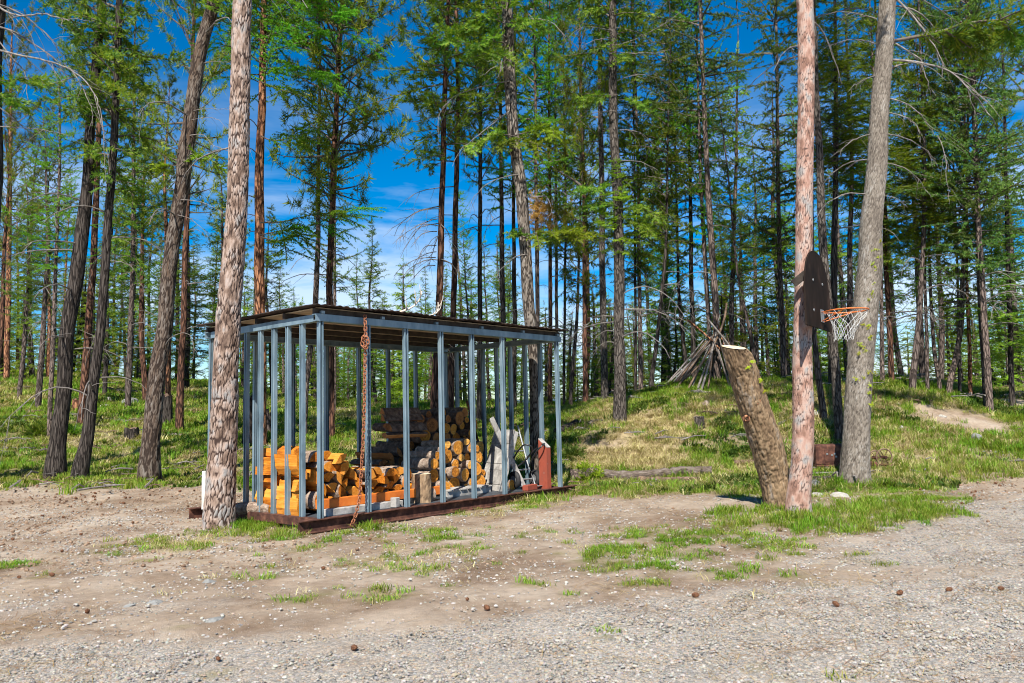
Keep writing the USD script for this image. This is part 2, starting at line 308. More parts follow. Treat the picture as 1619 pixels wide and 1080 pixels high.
DRY = [(1010, 690, 130, 44, 1.), (1120, 640, 70, 26, .6), (950, 715, 60, 20, 1.), (1000, 735, 130, 12, .8), (660, 880, 100, 26, .8), (300, 855, 130, 16, .6), (930, 660, 50, 20, .8), (560, 655, 60, 10, .4), (1300, 640, 60, 14, .4), (1480, 640, 90, 16, .5), (740, 815, 90, 16, .6), (1180, 740, 80, 14, .6)]


def ell(px, py, rx, ry, s, k=None):
    c = onground(px, py); a, b = onground(px, py + ry), onground(px, py - ry)
    v = np.array([c[0], c[1]]) / np.hypot(c[0], c[1])
    return c[0], c[1], v[0], v[1], max(rx * c[1] / F, .05), max(min(abs(b[1] - a[1]) / 2, 1.5 if c[1] < 24 else 5.), .05), s


PATCH_W = [ell(*p) for p in PATCH]; BARE_W = [ell(*p) for p in BARE]; DRY_W = [ell(*p) for p in DRY]


def patches(x, y, L):
    out = np.zeros_like(x)
    for cx, cy, vx, vy, rx, ry, s in L:
        dx, dy = x - cx, y - cy; a = (dx * vy - dy * vx) / rx; b = (dx * vx + dy * vy) / ry
        out = np.maximum(out, s * np.clip(1.25 - (a * a + b * b), 0, 1))
    return out


GRAV = [(-40, 968), (120, 975), (300, 985), (470, 1012), (600, 1050), (700, 1030), (760, 1006), (880, 945), (1000, 932), (1200, 905), (1370, 862), (1470, 815), (1540, 790), (1640, 776), (1800, 772)]
_gp = [onground(*p)[:2] for p in GRAV]
GPOLY = shapely.Polygon([tuple(p) for p in _gp] + [(40, 9), (40, -60), (-40, -60), (-40, 5.2)])
YB_U, YB = [-3, -.6, -.35, -.2, 0, .06, .2, .35, .5, .62, 1, 3], [15.5, 15.5, 15, 14.4, 14.2, 13.2, 12.8, 12.4, 12.6, 13.5, 14.5, 15]


def masks(x, y):
    """grass, gravel, dry at world points."""
    p = np.stack([x, y, np.zeros_like(x)], -1)
    n1, n2 = meshkit.fbm(p * 1.1, 4, 21), meshkit.fbm(p * 3.1, 3, 33)
    u = x / np.maximum(y, 6)
    g0 = np.clip((y - np.interp(u, YB_U, YB)) / 1.2 + .5 + (n1 - .5) * 2.4, 0, 1)
    g0 = np.where(y < 8, 0, g0) * np.clip(1.15 - patches(x, y, BARE_W) * (.75 + n2 * .7), 0, 1)
    g = np.maximum(g0, np.clip(patches(x, y, PATCH_W) * 1.25 - .34 + (n2 - .5) * 2.0 + (meshkit.fbm(p * 7, 2, 45) - .5) * 1.7, 0, 1.1) * np.clip(patches(x, y, PATCH_W) * 4, 0, 1))
    jx, jy = x + (n1 - .5) * 2.2, y + (n2 - .5) * 1.6
    inside = shapely.contains_xy(GPOLY, jx, jy)
    gv = np.mean([inside] + [shapely.contains_xy(GPOLY, jx + a_, jy + b_) for a_, b_ in ((.5, .45), (-.5, .35), (.2, -.5), (-.3, -.35), (.7, .9), (-.6, .8))], axis=0)
    track = np.exp(-((y - (6.05 + .03 * x + .5 * np.sin(x * .5))) / .42) ** 2)      # a worn wheel track in the gravel
    gv = np.clip(gv - track * .85 * (n1 * 1.7), 0, 1)
    d = np.clip(patches(x, y, DRY_W) + (n1 - .5) * 1.5, 0, 1)
    return np.clip(g, 0, 1.2), gv, d


xs = gridlines([(-3000, -400, 260), (-400, -80, 20), (-80, -30, 2.), (-30, -14, .4), (-14, 16, .12), (16, 32, .4), (32, 80, 2.), (80, 400, 20), (400, 3000, 260)])
ys = gridlines([(-3000, -300, 300), (-300, -20, 20), (-20, 2, 1.), (2, 4, .25), (4, 24, .12), (24, 50, .45), (50, 110, 2.), (110, 400, 20), (400, 3000, 260)])
GX, GY = np.meshgrid(xs, ys); gz = terrain(GX, GY)
mg, mv, md = masks(GX, GY)
near = np.clip((26 - GY) / 4, 0, 1) * np.clip((16 - np.abs(GX)) / 3, 0, 1) * (GY > 1)
pp = np.stack([GX, GY, GX * 0], -1)
gz = gz + near * ((meshkit.fbm(pp * 3.7, 3, 2) - .5) * .045 * (1 - .6 * mv) + (meshkit.noise(pp * 9, 4) - .5) * .022)
ny, nx = GX.shape; idx = np.arange(nx * ny).reshape(ny, nx)
q = np.stack([idx[:-1, :-1], idx[:-1, 1:], idx[1:, 1:], idx[1:, :-1]], -1).reshape(-1, 4)
GROUND = material('ground_look', {
    'at': ('attribute', {'attribute': 'cover'}), 's': ('separate_color', {}), 'g': ('geometry', {}),
    'n1': ('noise_texture', {'scale': .75, 'detail': 10, 'roughness': .68, 'distortion': .3}), 'n2': ('noise_texture', {'scale': 11, 'detail': 8, 'roughness': .7}), 'n3': ('noise_texture', {'scale': 2.4, 'detail': 6, 'roughness': .65}),
    'dirt': ('rgb_ramp', {'ramp': [(.26, (.11, .070, .045)), (.40, (.20, .142, .098)), (.52, (.295, .228, .168)), (.64, (.37, .305, .24)), (.78, (.46, .405, .34))]}),
    'n2m': ('rgb_ramp', {'ramp': [(.25, (.62, .6, .58)), (.5, (1, 1, 1)), (.75, (1.22, 1.2, 1.16))]}), 'dm': ('mix_color', {'blend_type': 'multiply', 'fac': .9, 'use_clamp': False}),
    'v': ('voronoi_texture', {'feature': 'f1', 'scale': 62, 'randomness': 1.}), 'vs': ('separate_color', {}),
    'gr': ('rgb_ramp', {'ramp': [(0, (.18, .168, .152)), (.3, (.29, .275, .252)), (.55, (.37, .335, .295)), (.75, (.385, .31, .23)), (.9, (.47, .435, .39)), (1, (.33, .21, .125))]}),
    've': ('voronoi_texture', {'feature': 'distance_to_edge', 'scale': 62, 'randomness': 1.}), 'vr': ('rgb_ramp', {'ramp': [(0, (.5, .46, .42)), (.12, (1, 1, 1)), (1, (1, 1, 1))]}), 'gm': ('mix_color', {'blend_type': 'multiply', 'fac': .8}),
    'vn': ('voronoi_texture', {'feature': 'f1', 'scale': 38, 'randomness': 1.}), 'spk': ('rgb_ramp', {'ramp': [(0, (1, 1, 1)), (.11, (1, 1, 1)), (.16, (0, 0, 0)), (1, (0, 0, 0))]}), 'sps': ('separate_color', {}), 'spc': ('rgb_ramp', {'ramp': [(0, (.20, .19, .18)), (.5, (.33, .30, .27)), (1, (.47, .44, .40))]}), 'spm': ('mix_color', {}),
    'gfac': ('math', {'math_type': 'multiply_add', 'value2': 1.2, 'value3': -.6}), 'gf2': ('math', {'math_type': 'multiply_add', 'value2': 1.5, 'use_clamp': True}), 'm1': ('mix_color', {}),
    'soil': ('rgb_ramp', {'ramp': [(.3, (.075, .06, .03)), (.48, (.13, .125, .042)), (.7, (.25, .19, .105))]}), 'st': ('rgb_ramp', {'ramp': [(.3, (.15, .11, .055)), (.5, (.32, .25, .13)), (.7, (.44, .36, .21))]}), 'ms': ('mix_color', {}), 'm2': ('mix_color', {}),
    'hh': ('math', {'math_type': 'multiply_add', 'value2': .5}), 'b': ('bump', {'strength': .9, 'distance': .02}), 'p': ('principled_bsdf', {'roughness': .95, 'specular_ior_level': .15})},
    [('at.color', 's.color'), ('g.position', 'n1.vector'), ('g.position', 'n2.vector'), ('g.position', 'n3.vector'), ('g.position', 'v.vector'), ('g.position', 've.vector'), ('g.position', 'vn.vector'), ('n1.fac', 'dirt.fac'), ('n2.fac', 'n2m.fac'), ('dirt.color', 'dm.a'), ('n2m.color', 'dm.b'),
     ('v.color', 'vs.color'), ('vs.r', 'gr.fac'), ('ve.distance', 'vr.fac'), ('gr.color', 'gm.a'), ('vr.color', 'gm.b'),
     ('vn.distance', 'spk.fac'), ('vn.color', 'sps.color'), ('sps.g', 'spc.fac'), ('spk.color', 'spm.fac'), ('dm.result', 'spm.a'), ('spc.color', 'spm.b'),
     ('n3.fac', 'gfac.value1'), ('s.g', 'gf2.value1'), ('gfac.value', 'gf2.value3'), ('gf2.value', 'm1.fac'), ('spm.result', 'm1.a'), ('gm.result', 'm1.b'),
     ('n3.fac', 'soil.fac'), ('n2.fac', 'st.fac'), ('s.b', 'ms.fac'), ('soil.color', 'ms.a'), ('st.color', 'ms.b'), ('s.r', 'm2.fac'), ('m1.result', 'm2.a'), ('ms.result', 'm2.b'), ('m2.result', 'p.base_color'),
     ('ve.distance', 'hh.value1'), ('n2.fac', 'hh.value3'), ('hh.value', 'b.height'), ('b.normal', 'p.normal')])
obj('ground', (np.stack([GX, GY, gz], -1).reshape(-1, 3), q), GROUND, smooth=True, prim={'cover': np.stack([np.clip(mg, 0, 1), mv, md], -1).reshape(-1, 3)}, kind='structure', label='gravel and dirt yard rising to grassy banks and a forest meadow')


def ground_z(x, y):       # the mesh itself, bilinear
    i = np.clip(np.searchsorted(xs, x) - 1, 0, nx - 2); j = np.clip(np.searchsorted(ys, y) - 1, 0, ny - 2)
    s, t = (x - xs[i]) / (xs[i + 1] - xs[i]), (y - ys[j]) / (ys[j + 1] - ys[j])
    return (gz[j, i] * (1 - s) + gz[j, i + 1] * s) * (1 - t) + (gz[j + 1, i] * (1 - s) + gz[j + 1, i + 1] * s) * t


def G(px, py):
    p = onground(px, py); p[2] = float(ground_z(p[0], p[1])); return p


# far wooded hills along the horizon
hx = np.linspace(-1, 1, 240); ang = hx * 1.25
prof = 70 + 95 * meshkit.fbm(np.stack([ang * 3.1, ang * 0, ang * 0], -1), 5, 3)
hv = []
for k, (rr, hh) in enumerate(((2500, 0), (2900, .55), (3300, .9), (3700, 1.), (4600, .3))):
    jit = meshkit.fbm(np.stack([ang * 40, ang * 0 + k, ang * 0], -1), 3, 8) * 14
    hv.append(np.stack([np.sin(ang) * rr, np.cos(ang) * rr, -25 + (prof + jit) * hh], -1))
hv = np.array(hv); hi = np.arange(5 * 240).reshape(5, 240)
obj('hills', (hv.reshape(-1, 3), np.stack([hi[:-1, :-1], hi[:-1, 1:], hi[1:, 1:], hi[1:, :-1]], -1).reshape(-1, 4)), noisy('far_forest', [(.3, (.03, .06, .075)), (.7, (.06, .10, .12))], .02, bump=0), smooth=True, kind='structure', label='low wooded hills on the horizon')

# ------------------------------------------------------------------ crowns: a small library of branches, needles, tufts
def unit(v): return v / (np.linalg.norm(v, axis=-1, keepdims=True) + 1e-12)


def fir_twigs(r, K=6, n=7):
    V, Fc = [], None
    for k in range(K):
        v = []
        for i in range(n):
            s = .04 + .92 * i / (n - 1)
            for sd in (-1, 1):
                l = (.36 - .16 * s) * r.uniform(.6, 1.25); w = .075 * r.uniform(.8, 1.35); dz = r.normal(.02, .13)
                v += [(s - w, 0, -.02), (s + w, 0, -.02), (s + l * .75 + w, sd * l * .85, dz)]
        V.append(v)
    return np.array(V), np.arange(n * 2 * 3).reshape(-1, 3)


def pine_tufts(r, K=8, n=24):
    V = []
    for k in range(K):
        d = unit(np.stack([r.uniform(-.25, 1.1, n), r.normal(0, .62, n), r.normal(0, .62, n)], 1)); a = unit(np.cross(d, unit(r.normal(size=(n, 3))))) * .045
        L = r.uniform(.55, 1.05, (n, 1)); b = d * .06 + np.stack([r.uniform(-.5, .1, n), 0 * L[:, 0], 0 * L[:, 0]], 1)
        V.append(np.stack([b - a, b + a, b + d * L], 1).reshape(-1, 3))
    return np.array(V), np.arange(n * 3).reshape(-1, 3)


def larch_twigs(r, K=6, n=7, m=6):
    V = []
    for k in range(K):
        v = [(0, -.009, 0), (0, .009, 0), (1, 0, -.08)]
        for i in range(n):
            s = (i + r.uniform(.3, .8)) / n; c = np.array([s, 0, -.08 * s])
            d = unit(r.normal(size=(m, 3)) + [0, 0, .35]); a = unit(np.cross(d, r.normal(size=(m, 3)))) * .034
            for j in range(m): v += [c - a[j], c + a[j], c + d[j] * r.uniform(.12, .21)]
        V.append(np.array(v))
    return np.array(V), np.arange((1 + n * m) * 3).reshape(-1, 3)


_tr = np.random.default_rng(5)
TW = {'fir': fir_twigs(_tr), 'pine': pine_tufts(_tr), 'larch': larch_twigs(_tr)}


def leafmesh(kind, pos, d, nrm, scl, r):
    tv, tf = TW[kind]; n = len(pos); k = r.integers(0, len(tv), n)
    x = unit(d); y = unit(np.cross(nrm, x)); z = np.cross(x, y)
    v = tv[k] * scl[:, None, None]
    v = v[..., 0:1] * x[:, None] + v[..., 1:2] * y[:, None] + v[..., 2:3] * z[:, None] + pos[:, None]
    return v.reshape(-1, 3), (tf[None] + (np.arange(n) * tv.shape[1])[:, None, None]).reshape(-1, 3)


def dress(kind, P, r, spacing, tl, s0=.15):
    """Twigs for a limb with points P: lists of position, direction, normal, size."""
    L = np.linalg.norm(np.diff(P, axis=0), axis=1).sum(); n = max(3, int(L * (1 - s0) / spacing))
    s = s0 + (1 - s0) * (np.arange(n) + r.uniform(.2, .8, n)) / n
    t = s * (len(P) - 1); i = np.clip(t.astype(int), 0, len(P) - 2); fr = (t - i)[:, None]
    p = P[i] * (1 - fr) + P[i + 1] * fr; d = unit(P[i + 1] - P[i]); up = np.array([0, 0, 1.]); side = unit(np.cross(d, up)); nn = np.cross(side, d)
    out = []
    if kind == 'fir':
        for sd in (-1, 1):
            a = r.uniform(.7, 1.1, n)[:, None]
            out.append((p, unit(d * np.cos(a) + sd * side * np.sin(a) + np.c_[np.zeros((n, 2)), r.normal(-.10, .38, n)]), unit(nn + r.normal(0, .6, (n, 3))), tl * (1.05 - .5 * s) * r.uniform(.6, 1.35, n)))
        out.append((P[-1:], d[-1:], nn[-1:], np.array([tl * .6])))
    elif kind == 'pine':
        for rep in range(2):
            e = unit(d * .6 + side * r.normal(0, .8, n)[:, None] + up * r.uniform(-.2, .8, n)[:, None])
            ln = (r.uniform(.05, .5, n) * (1.15 - .6 * s))[:, None] * min(1., L)
            keep = r.random(n) < .85
            out.append(((p + e * ln)[keep], e[keep], unit(r.normal(size=(n, 3)))[keep], (tl * r.uniform(.75, 1.25, n))[keep]))
        out.append((P[-1:], d[-1:], nn[-1:], np.array([tl])))
    else:
        for sd in (-1, 1):
            a = r.uniform(.5, 1.15, n)[:, None]
            out.append((p, unit(d * np.cos(a) + sd * side * np.sin(a) + np.c_[np.zeros((n, 2)), r.normal(-.12, .28, n)]), unit(nn + r.normal(0, .5, (n, 3))), tl * (1.1 - .6 * s) * r.uniform(.6, 1.3, n)))
        out.append((P[-1:], d[-1:], nn[-1:], np.array([tl * .7]))); out.append((p, d, nn, np.full(n, tl * .6)))
    return [np.concatenate([o[k] for o in out]) for k in range(4)]


SP = {  # spacing of whorls, branches in one, gap, elevation at base, spread, droop, lift of the tip, twig spacing, twig length, shape
    'fir': (.34, (3, 6), .14, .12, .24, .42, .20, .115, .34, lambda t: (1 - t) ** .75 * min(1, .45 + t * 3.)),
    'pine': (.40, (3, 6), .14, .30, .25, .18, .22, .21, .23, lambda t: (1 - t ** 2.2) * min(1, .55 + t * 1.8)),
    'larch': (.30, (3, 5), .15, .16, .2, .22, .18, .19, .42, lambda t: (1 - t) ** .7 * min(1, .5 + t * 2.5))}


def crown(kind, L, R, seed, dens=1.):
    r = np.random.default_rng(seed); wh, nb, gap, e0, es, dr, lift, sp, tl, shape = SP[kind]
    acc, limbs, rad, z = [], [], [], 0.
    s = np.linspace(0, 1, 6)
    while z < L * .985:
        t = z / L; n = int(r.integers(*nb)); az0 = r.random() * 6.28
        for k in range(n):
            if r.random() < gap: continue
            az = az0 + k * 6.283 / n + r.normal(0, .25); ln = max(.12, R * shape(t) * r.uniform(.55, 1.2)); e = e0 + r.normal(0, es) + t * .45; bend = r.normal(0, .12)
            h = ln * s; dz = ln * (math.tan(e) * s - dr * s ** 2 * r.uniform(.6, 1.4) + lift * s ** 3)
            a = az + bend * s
            P = np.stack([np.cos(a) * h, np.sin(a) * h, z + r.normal(0, wh * .3) + dz], 1)
            limbs.append(P); rad.append(np.linspace(.008 + .011 * ln, .003, 6))
            acc.append(dress(kind, P, r, sp / dens, tl * (.75 + .25 * min(1, ln / R)), .12 if kind == 'fir' else .28 if kind == 'pine' else .1))
        z += wh * r.uniform(.7, 1.3)
    if kind != 'larch': acc.append([np.array([[0, 0, L - .1]]), np.array([[0, 0, 1.]]), np.array([[1., 0, 0]]), np.array([tl])])
    pos, d, nr, sc = [np.concatenate([a[k] for a in acc]) for k in range(4)]
    return leafmesh(kind, pos, d, nr, sc, r), tubes(np.array(limbs), np.array(rad), 3)


CROWNS = {}
def library(kind, variant, leafmat, L, R, seed, dens=1.):
    path = f'/World/crown_{kind}_{variant}'
    stage.CreateClassPrim(path); fo, li = crown(kind, L, R, seed, dens)
    tints(usdkit.mesh(stage, path + '/foliage', fo, M[leafmat]), 3, seed); usdkit.mesh(stage, path + '/limbs', li, M['limb'], smooth=True)
    stage.GetPrimAtPath(path + '/foliage').SetCustomDataByKey('kind', 'stuff'); stage.GetPrimAtPath(path + '/limbs').SetCustomDataByKey('kind', 'stuff')
    CROWNS.setdefault(f'{kind}{"" if leafmat == kind else ":" + leafmat}', []).append((path, L, R, fo, li, leafmat))


for v in range(4): library('fir', f'tall_{v}'.replace('_', ''), 'fir', 10., 1.9, 40 + v)
for v in range(2): library('fir', f'green{v}', 'fir_y', 7., 1.9, 60 + v)
for v in range(4): library('pine', f'tall{v}', 'pine', 8., 2.3, 80 + v)
for v in range(3): library('larch', f'tall{v}', 'larch', 9., 2.0, 100 + v)
for v in range(2): library('larch', f'dull{v}', 'larch_dull', 9., 1.9, 120 + v, .9)


def place_crown(parent, kind, base, top, R, spin, k, name='crown'):
    path, L, R0 = CROWNS[kind][k % len(CROWNS[kind])][:3]
    base, top = np.asarray(base, float), np.asarray(top, float); ax = (top - base) / L; z = unit(ax)
    x = unit(np.cross([math.sin(spin), math.cos(spin), 0], z)); y = np.cross(z, x); s = R / R0
    xp = UsdGeom.Xform.Define(stage, numbered(str(parent.GetPath()), name)); xp.AddTransformOp().Set(mat4(x * s, y * s, ax, base))
    xp.GetPrim().GetReferences().AddInternalReference(path); xp.GetPrim().SetInstanceable(True)
    return xp.GetPrim()


# ------------------------------------------------------------------ trunks
def bark_cells(th_r, z, per, seed, cw, ch):
    """Voronoi plates on an unrolled trunk: fissure (1 in a crack) and tone per plate."""
    from scipy.spatial import cKDTree
    r = np.random.default_rng(seed); zmax = z.max() + 1; n1 = max(4, int(round(per / cw))); n2 = int(zmax / ch) + 2
    a, b = np.meshgrid(np.arange(n1), np.arange(n2)); A = ((a + .5 * (b % 2) + r.uniform(-.35, .35, a.shape)) / n1 * per); B = (b + r.uniform(-.45, .45, a.shape)) * ch - .5
    tone = r.random(a.shape).ravel(); A, B = A.ravel(), B.ravel()
    pts = np.concatenate([np.stack([A + o * per, B * cw / ch], 1) for o in (-1, 0, 1)]); tt = np.tile(tone, 3)
    d, i = cKDTree(pts).query(np.stack([th_r, z * cw / ch], -1).reshape(-1, 2), k=2)
    return np.clip(1 - (d[:, 1] - d[:, 0]) / (.34 * cw), 0, 1).reshape(th_r.shape), tt[i[:, 0]].reshape(th_r.shape)


def trunk(P, R, n=14, rough=.0, seed=0, cells=None, flare=.35, cap=None):
    """P (K,3), R (K): a trunk as a mesh; cells=(width, height, depth) gives real bark plates. Returns v, f, plate colours."""
    T, a, b = frames(P); K = len(P); th = np.arange(n) * 2 * math.pi / n
    s = np.r_[0, np.cumsum(np.linalg.norm(np.diff(P, axis=0), axis=1))]
    a = np.tile(np.array([1., 0, 0]), (K, 1)); a = unit(a - (a * T).sum(1, keepdims=True) * T); b = np.cross(T, a)
    RR = R[:, None] * np.ones((1, n))
    fl = np.exp(-s / .28)[:, None]; lob = .5 + .5 * np.cos(th * 5 + seed) * .6 + .25 * np.cos(th * 3 + seed * 2)
    RR = RR * (1 + flare * fl * lob)
    pn = np.stack([np.cos(th)[None] * 1.2 + 0 * s[:, None], np.sin(th)[None] * 1.2 + 0 * s[:, None], s[:, None] * 1.1 + 0 * RR], -1)
    RR = RR * (1 + (meshkit.fbm(pn * 1.6, 3, seed) - .5) * (.16 + rough))
    col = None
    if cells:
        cw, ch, dep = cells[:3]; per = 2 * math.pi * R[:max(2, K // 3)].mean(); R0 = per / 6.28319; Z = s[:, None] + 0 * RR; C_, S_ = np.cos(th)[None] * R0 + 0 * Z, np.sin(th)[None] * R0 + 0 * Z
        nz = lambda k, kz, o, sd: meshkit.fbm(np.stack([C_ * k, S_ * k, Z * kz], -1), o, sd)
        fine = nz(34, 20, 4, seed + 3) - .5
        if len(cells) > 3:          # furrowed: long forking cracks along level lines of stretched noise
            w1, w2 = nz(1 / cw, 1 / ch, 3, seed + 5), nz(2.1 / cw, 1.7 / ch, 2, seed + 6)
            fis = np.maximum(np.clip(1 - np.abs(w1 - .5) / .085, 0, 1), .8 * np.clip(1 - np.abs(w2 - .5) / .08, 0, 1)); tone = np.clip(.5 + (w2 - .5) * 1.2 + (nz(5, 1.5, 3, seed + 8) - .5) * 1.2, 0, 1)
        else:
            j1, j2_ = nz(9, 5, 3, seed + 7) - .5, nz(10, 6, 3, seed + 17) - .5
            fis, tone = bark_cells((th[None] * R0 + j1 * cw * 2.6) % per, Z + j2_ * ch * 1.6, per, seed, cw, ch)
            br = np.clip((nz(7, 4, 3, seed + 9) - .24) * 4.5, .12, 1); fis = fis ** 1.3 * br
            tone = np.clip(.3 * tone + .7 * (.5 + (nz(11, 6, 4, seed + 11) - .5) * 3.6), 0, 1)
        RR = RR + dep * (.35 - fis ** 1.2 + (tone - .5) * .6 + fine * 1.3)
        col = np.stack([np.clip(fis + np.maximum(-fine, 0) * .8, 0, 1), tone, fine + .5], -1).reshape(-1, 3)
    v = P[:, None] + RR[..., None] * (np.cos(th)[None, :, None] * a[:, None] + np.sin(th)[None, :, None] * b[:, None])
    i, j = np.meshgrid(np.arange(K - 1), np.arange(n), indexing='ij'); j2 = (j + 1) % n
    q = np.stack([i * n + j, i * n + j2, (i + 1) * n + j2, (i + 1) * n + j], -1).reshape(-1, 4)
    f = np.vstack([q[:, [0, 1, 2]], q[:, [0, 2, 3]]])
    return v.reshape(-1, 3), f, col


def dead_limb(pts, r0, r, tw=5, K=9):
    P, s = smooth_path(pts, K); P = P + r.normal(0, .012, P.shape) * np.linspace(0, 1, K)[:, None]
    parts = [tube(P, np.linspace(r0, r0 * .3, K), 5)]
    for i in range(tw):
        k = r.integers(2, K); d = unit(unit(P[min(k, K - 1)] - P[k - 1]) + r.normal(0, .6, 3) + [0, 0, -.25]); L = s[-1] * r.uniform(.12, .4); t = np.linspace(0, 1, 5)[:, None]
        Q = P[k - 1] + d * L * t + np.array([0, 0, -.25]) * L * t ** 2 + r.normal(0, .02, (5, 3)) * t
        parts.append(tube(Q, np.linspace(r0 * .38, r0 * .12, 5), 4))
    return cat(parts)


TREES = []        # (pixel x of the trunk, label) of trees, as landmarks


def tree(name, species, Y, path, H, crowns, label, bark='bark_fir', deads=5, cells=None, sides=14, seg=60, flare=.35, dead_len=1.4, group=None, base_y=None, z_to=None):
    """A traced tree: path = [(px, py, width px), ...] from base to the top of the frame, at depth Y; crowns = [(kind, py of its foot, radius, py of top or None)]."""
    seed = len(TREES) * 7 + 3; r = np.random.default_rng(seed)
    pts = [aty(px, py, Y) for px, py, w in path]; rad = [w * (p[1] * FW[1]) / F / 2 for (px, py, w), p in zip(path, pts)]
    gz0 = float(ground_z(pts[0][0], pts[0][1])); pts[0] = np.array([pts[0][0], pts[0][1], gz0])
    loc = pts[0].copy()
    up = unit(pts[-1] - pts[-2]); up = unit(up + np.array([0, 0, 1.2])); zt = gz0 + H
    if zt > pts[-1][2] + 1.0:
        e = pts[-1] + up * (zt - pts[-1][2]) / up[2]; zz = pts[-1][2]; pts.append((pts[-1] + e) / 2 + r.normal(0, .05, 3)); rad.append(rad[-1] * .62); pts.append(e); rad.append(.018)
    pts.insert(0, pts[0] + [0, 0, -.3]); rad.insert(0, rad[0] * 1.02)
    P0 = np.array(pts); K = seg
    from scipy.interpolate import PchipInterpolator
    zk = P0[:, 2]; zs = np.r_[np.linspace(zk[0], min(zk[-1], gz0 + 11), K), np.linspace(min(zk[-1], gz0 + 11), zk[-1], 10)[1:]] if zk[-1] > gz0 + 11.5 else np.linspace(zk[0], zk[-1], K)
    P = np.stack([PchipInterpolator(zk, P0[:, 0])(zs), PchipInterpolator(zk, P0[:, 1])(zs), zs], 1); R = PchipInterpolator(zk, np.array(rad))(zs)
    wob = np.stack([meshkit.noise(np.stack([zs * .9, zs * 0 + seed, zs * 0], -1), 1), meshkit.noise(np.stack([zs * .9, zs * 0 + seed, zs * 0], -1), 2), zs * 0 + .5], -1) - .5
    P = P + wob * R[:, None] * .35
    t = thing(name, label, 'tree', loc, group=group)
    v, f, col = trunk(P - loc, R, sides, seed=seed, cells=cells, flare=flare)
    obj('trunk', (v, f), M[bark], t, smooth=True, prim={'plate': col} if cells else None)
    at = lambda z: np.array([np.interp(z, zs, P[:, k]) for k in range(3)])
    zpx = lambda py: aty(path[-1][0], py, Y)[2]
    cb = zs[-1]
    for i, cr in enumerate(crowns):
        kind, py, Rc = cr[:3]; z0 = zpx(py); z1 = zpx(cr[3]) if len(cr) > 3 and cr[3] is not None else zs[-1] + .3
        cb = min(cb, z0)
        place_crown(t, kind, at(z0) - loc, at(z1) + [0, 0, max(0, z1 - zs[-1])] - loc, Rc, r.random() * 6.28, seed + i)
    for i in range(deads):
        z = r.uniform(max(gz0 + 1.6, cb - 4.5), max(cb, gz0 + 3)); c = at(z); az = r.random() * 6.28; L = dead_len * r.uniform(.35, 1.2)
        h = np.array([math.cos(az), math.sin(az), 0]); el = r.uniform(-.1, .35)
        obj('dead_branch', dead_limb([c - loc, c - loc + h * L * .4 + [0, 0, L * .4 * el], c - loc + h * L * .8 + [0, 0, L * .1 * el - L * .12], c - loc + h * L + [0, 0, -L * .35]], .006 + .008 * L, r, 4), M['dead'], t, smooth=True)
    TREES.append((path[0][0], label))
    return t, loc, at


def px_limb(t, loc, pts, Y, r0, mat='dead', tw=6, name='dead_branch', dy=None, seed=1):
    """A limb of a tree drawn through pixels; its depth drifts from Y by dy."""
    n = len(pts); P = [aty(p[0], p[1], Y + (dy or 0) * i / max(1, n - 1)) - loc for i, p in enumerate(pts)]
    return obj(name, dead_limb(P, r0, np.random.default_rng(seed), tw, max(9, 3 * n)), M[mat], t, smooth=True)


def bough(t, loc, pts, Y, kind, mat, sp, tl, r0=.02, seed=1, spread=0, dy=0., name='live_branch', label=None):
    """A living branch through pixels with needles; spread adds side branches."""
    r = np.random.default_rng(seed); n = len(pts); P, s = smooth_path([aty(p[0], p[1], Y + dy * i / max(1, n - 1)) - loc for i, p in enumerate(pts)], 9)
    acc = [dress(kind, P, r, sp, tl)]; parts = [tube(P, np.linspace(r0, r0 * .3, 9), 5)]
    for i in range(spread):
        k = r.integers(2, 9); d = unit(P[k] - P[k - 1]); sd = unit(np.cross(d, [0, 0, 1.])) * r.choice([-1, 1]); L = s[-1] * r.uniform(.2, .5); tt = np.linspace(0, 1, 5)[:, None]
        Q = P[k] + unit(d + sd * r.uniform(.5, 1.4) + [0, 0, r.normal(-.1, .3)]) * L * tt + np.array([0, 0, -.2]) * L * tt ** 2
        acc.append(dress(kind, Q, r, sp, tl)); parts.append(tube(Q, np.linspace(r0 * .5, r0 * .2, 5), 4))
    b = obj(name, cat(parts), M['limb'], t, smooth=True, label=label)
    pos, d, nr, sc = [np.concatenate([a[k] for a in acc]) for k in range(4)]
    obj('foliage', leafmesh(kind, pos, d, nr, sc, r), M[mat], b, kind='stuff')
    return b

# ------------------------------------------------------------------ the steel-framed wood shed
YAW = .723; ZB = .17                                              # the front runs towards +e, the depth of the shed towards +w; ZB = top of the base beams
Ed = np.array([math.sin(YAW), math.cos(YAW), 0]); Wd = np.array([-math.cos(YAW), math.sin(YAW), 0]); C0 = np.array([-2.3753, 9.8253, ZB])
LS, WS, HS = 4.78, 2.73, 2.4
RS = np.stack([Ed, Wd, [0, 0, 1.]], 1)                             # shed axes (e, w, z) to world
def S(e, w, z): return C0 + e * Ed + w * Wd + np.array([0, 0, z])


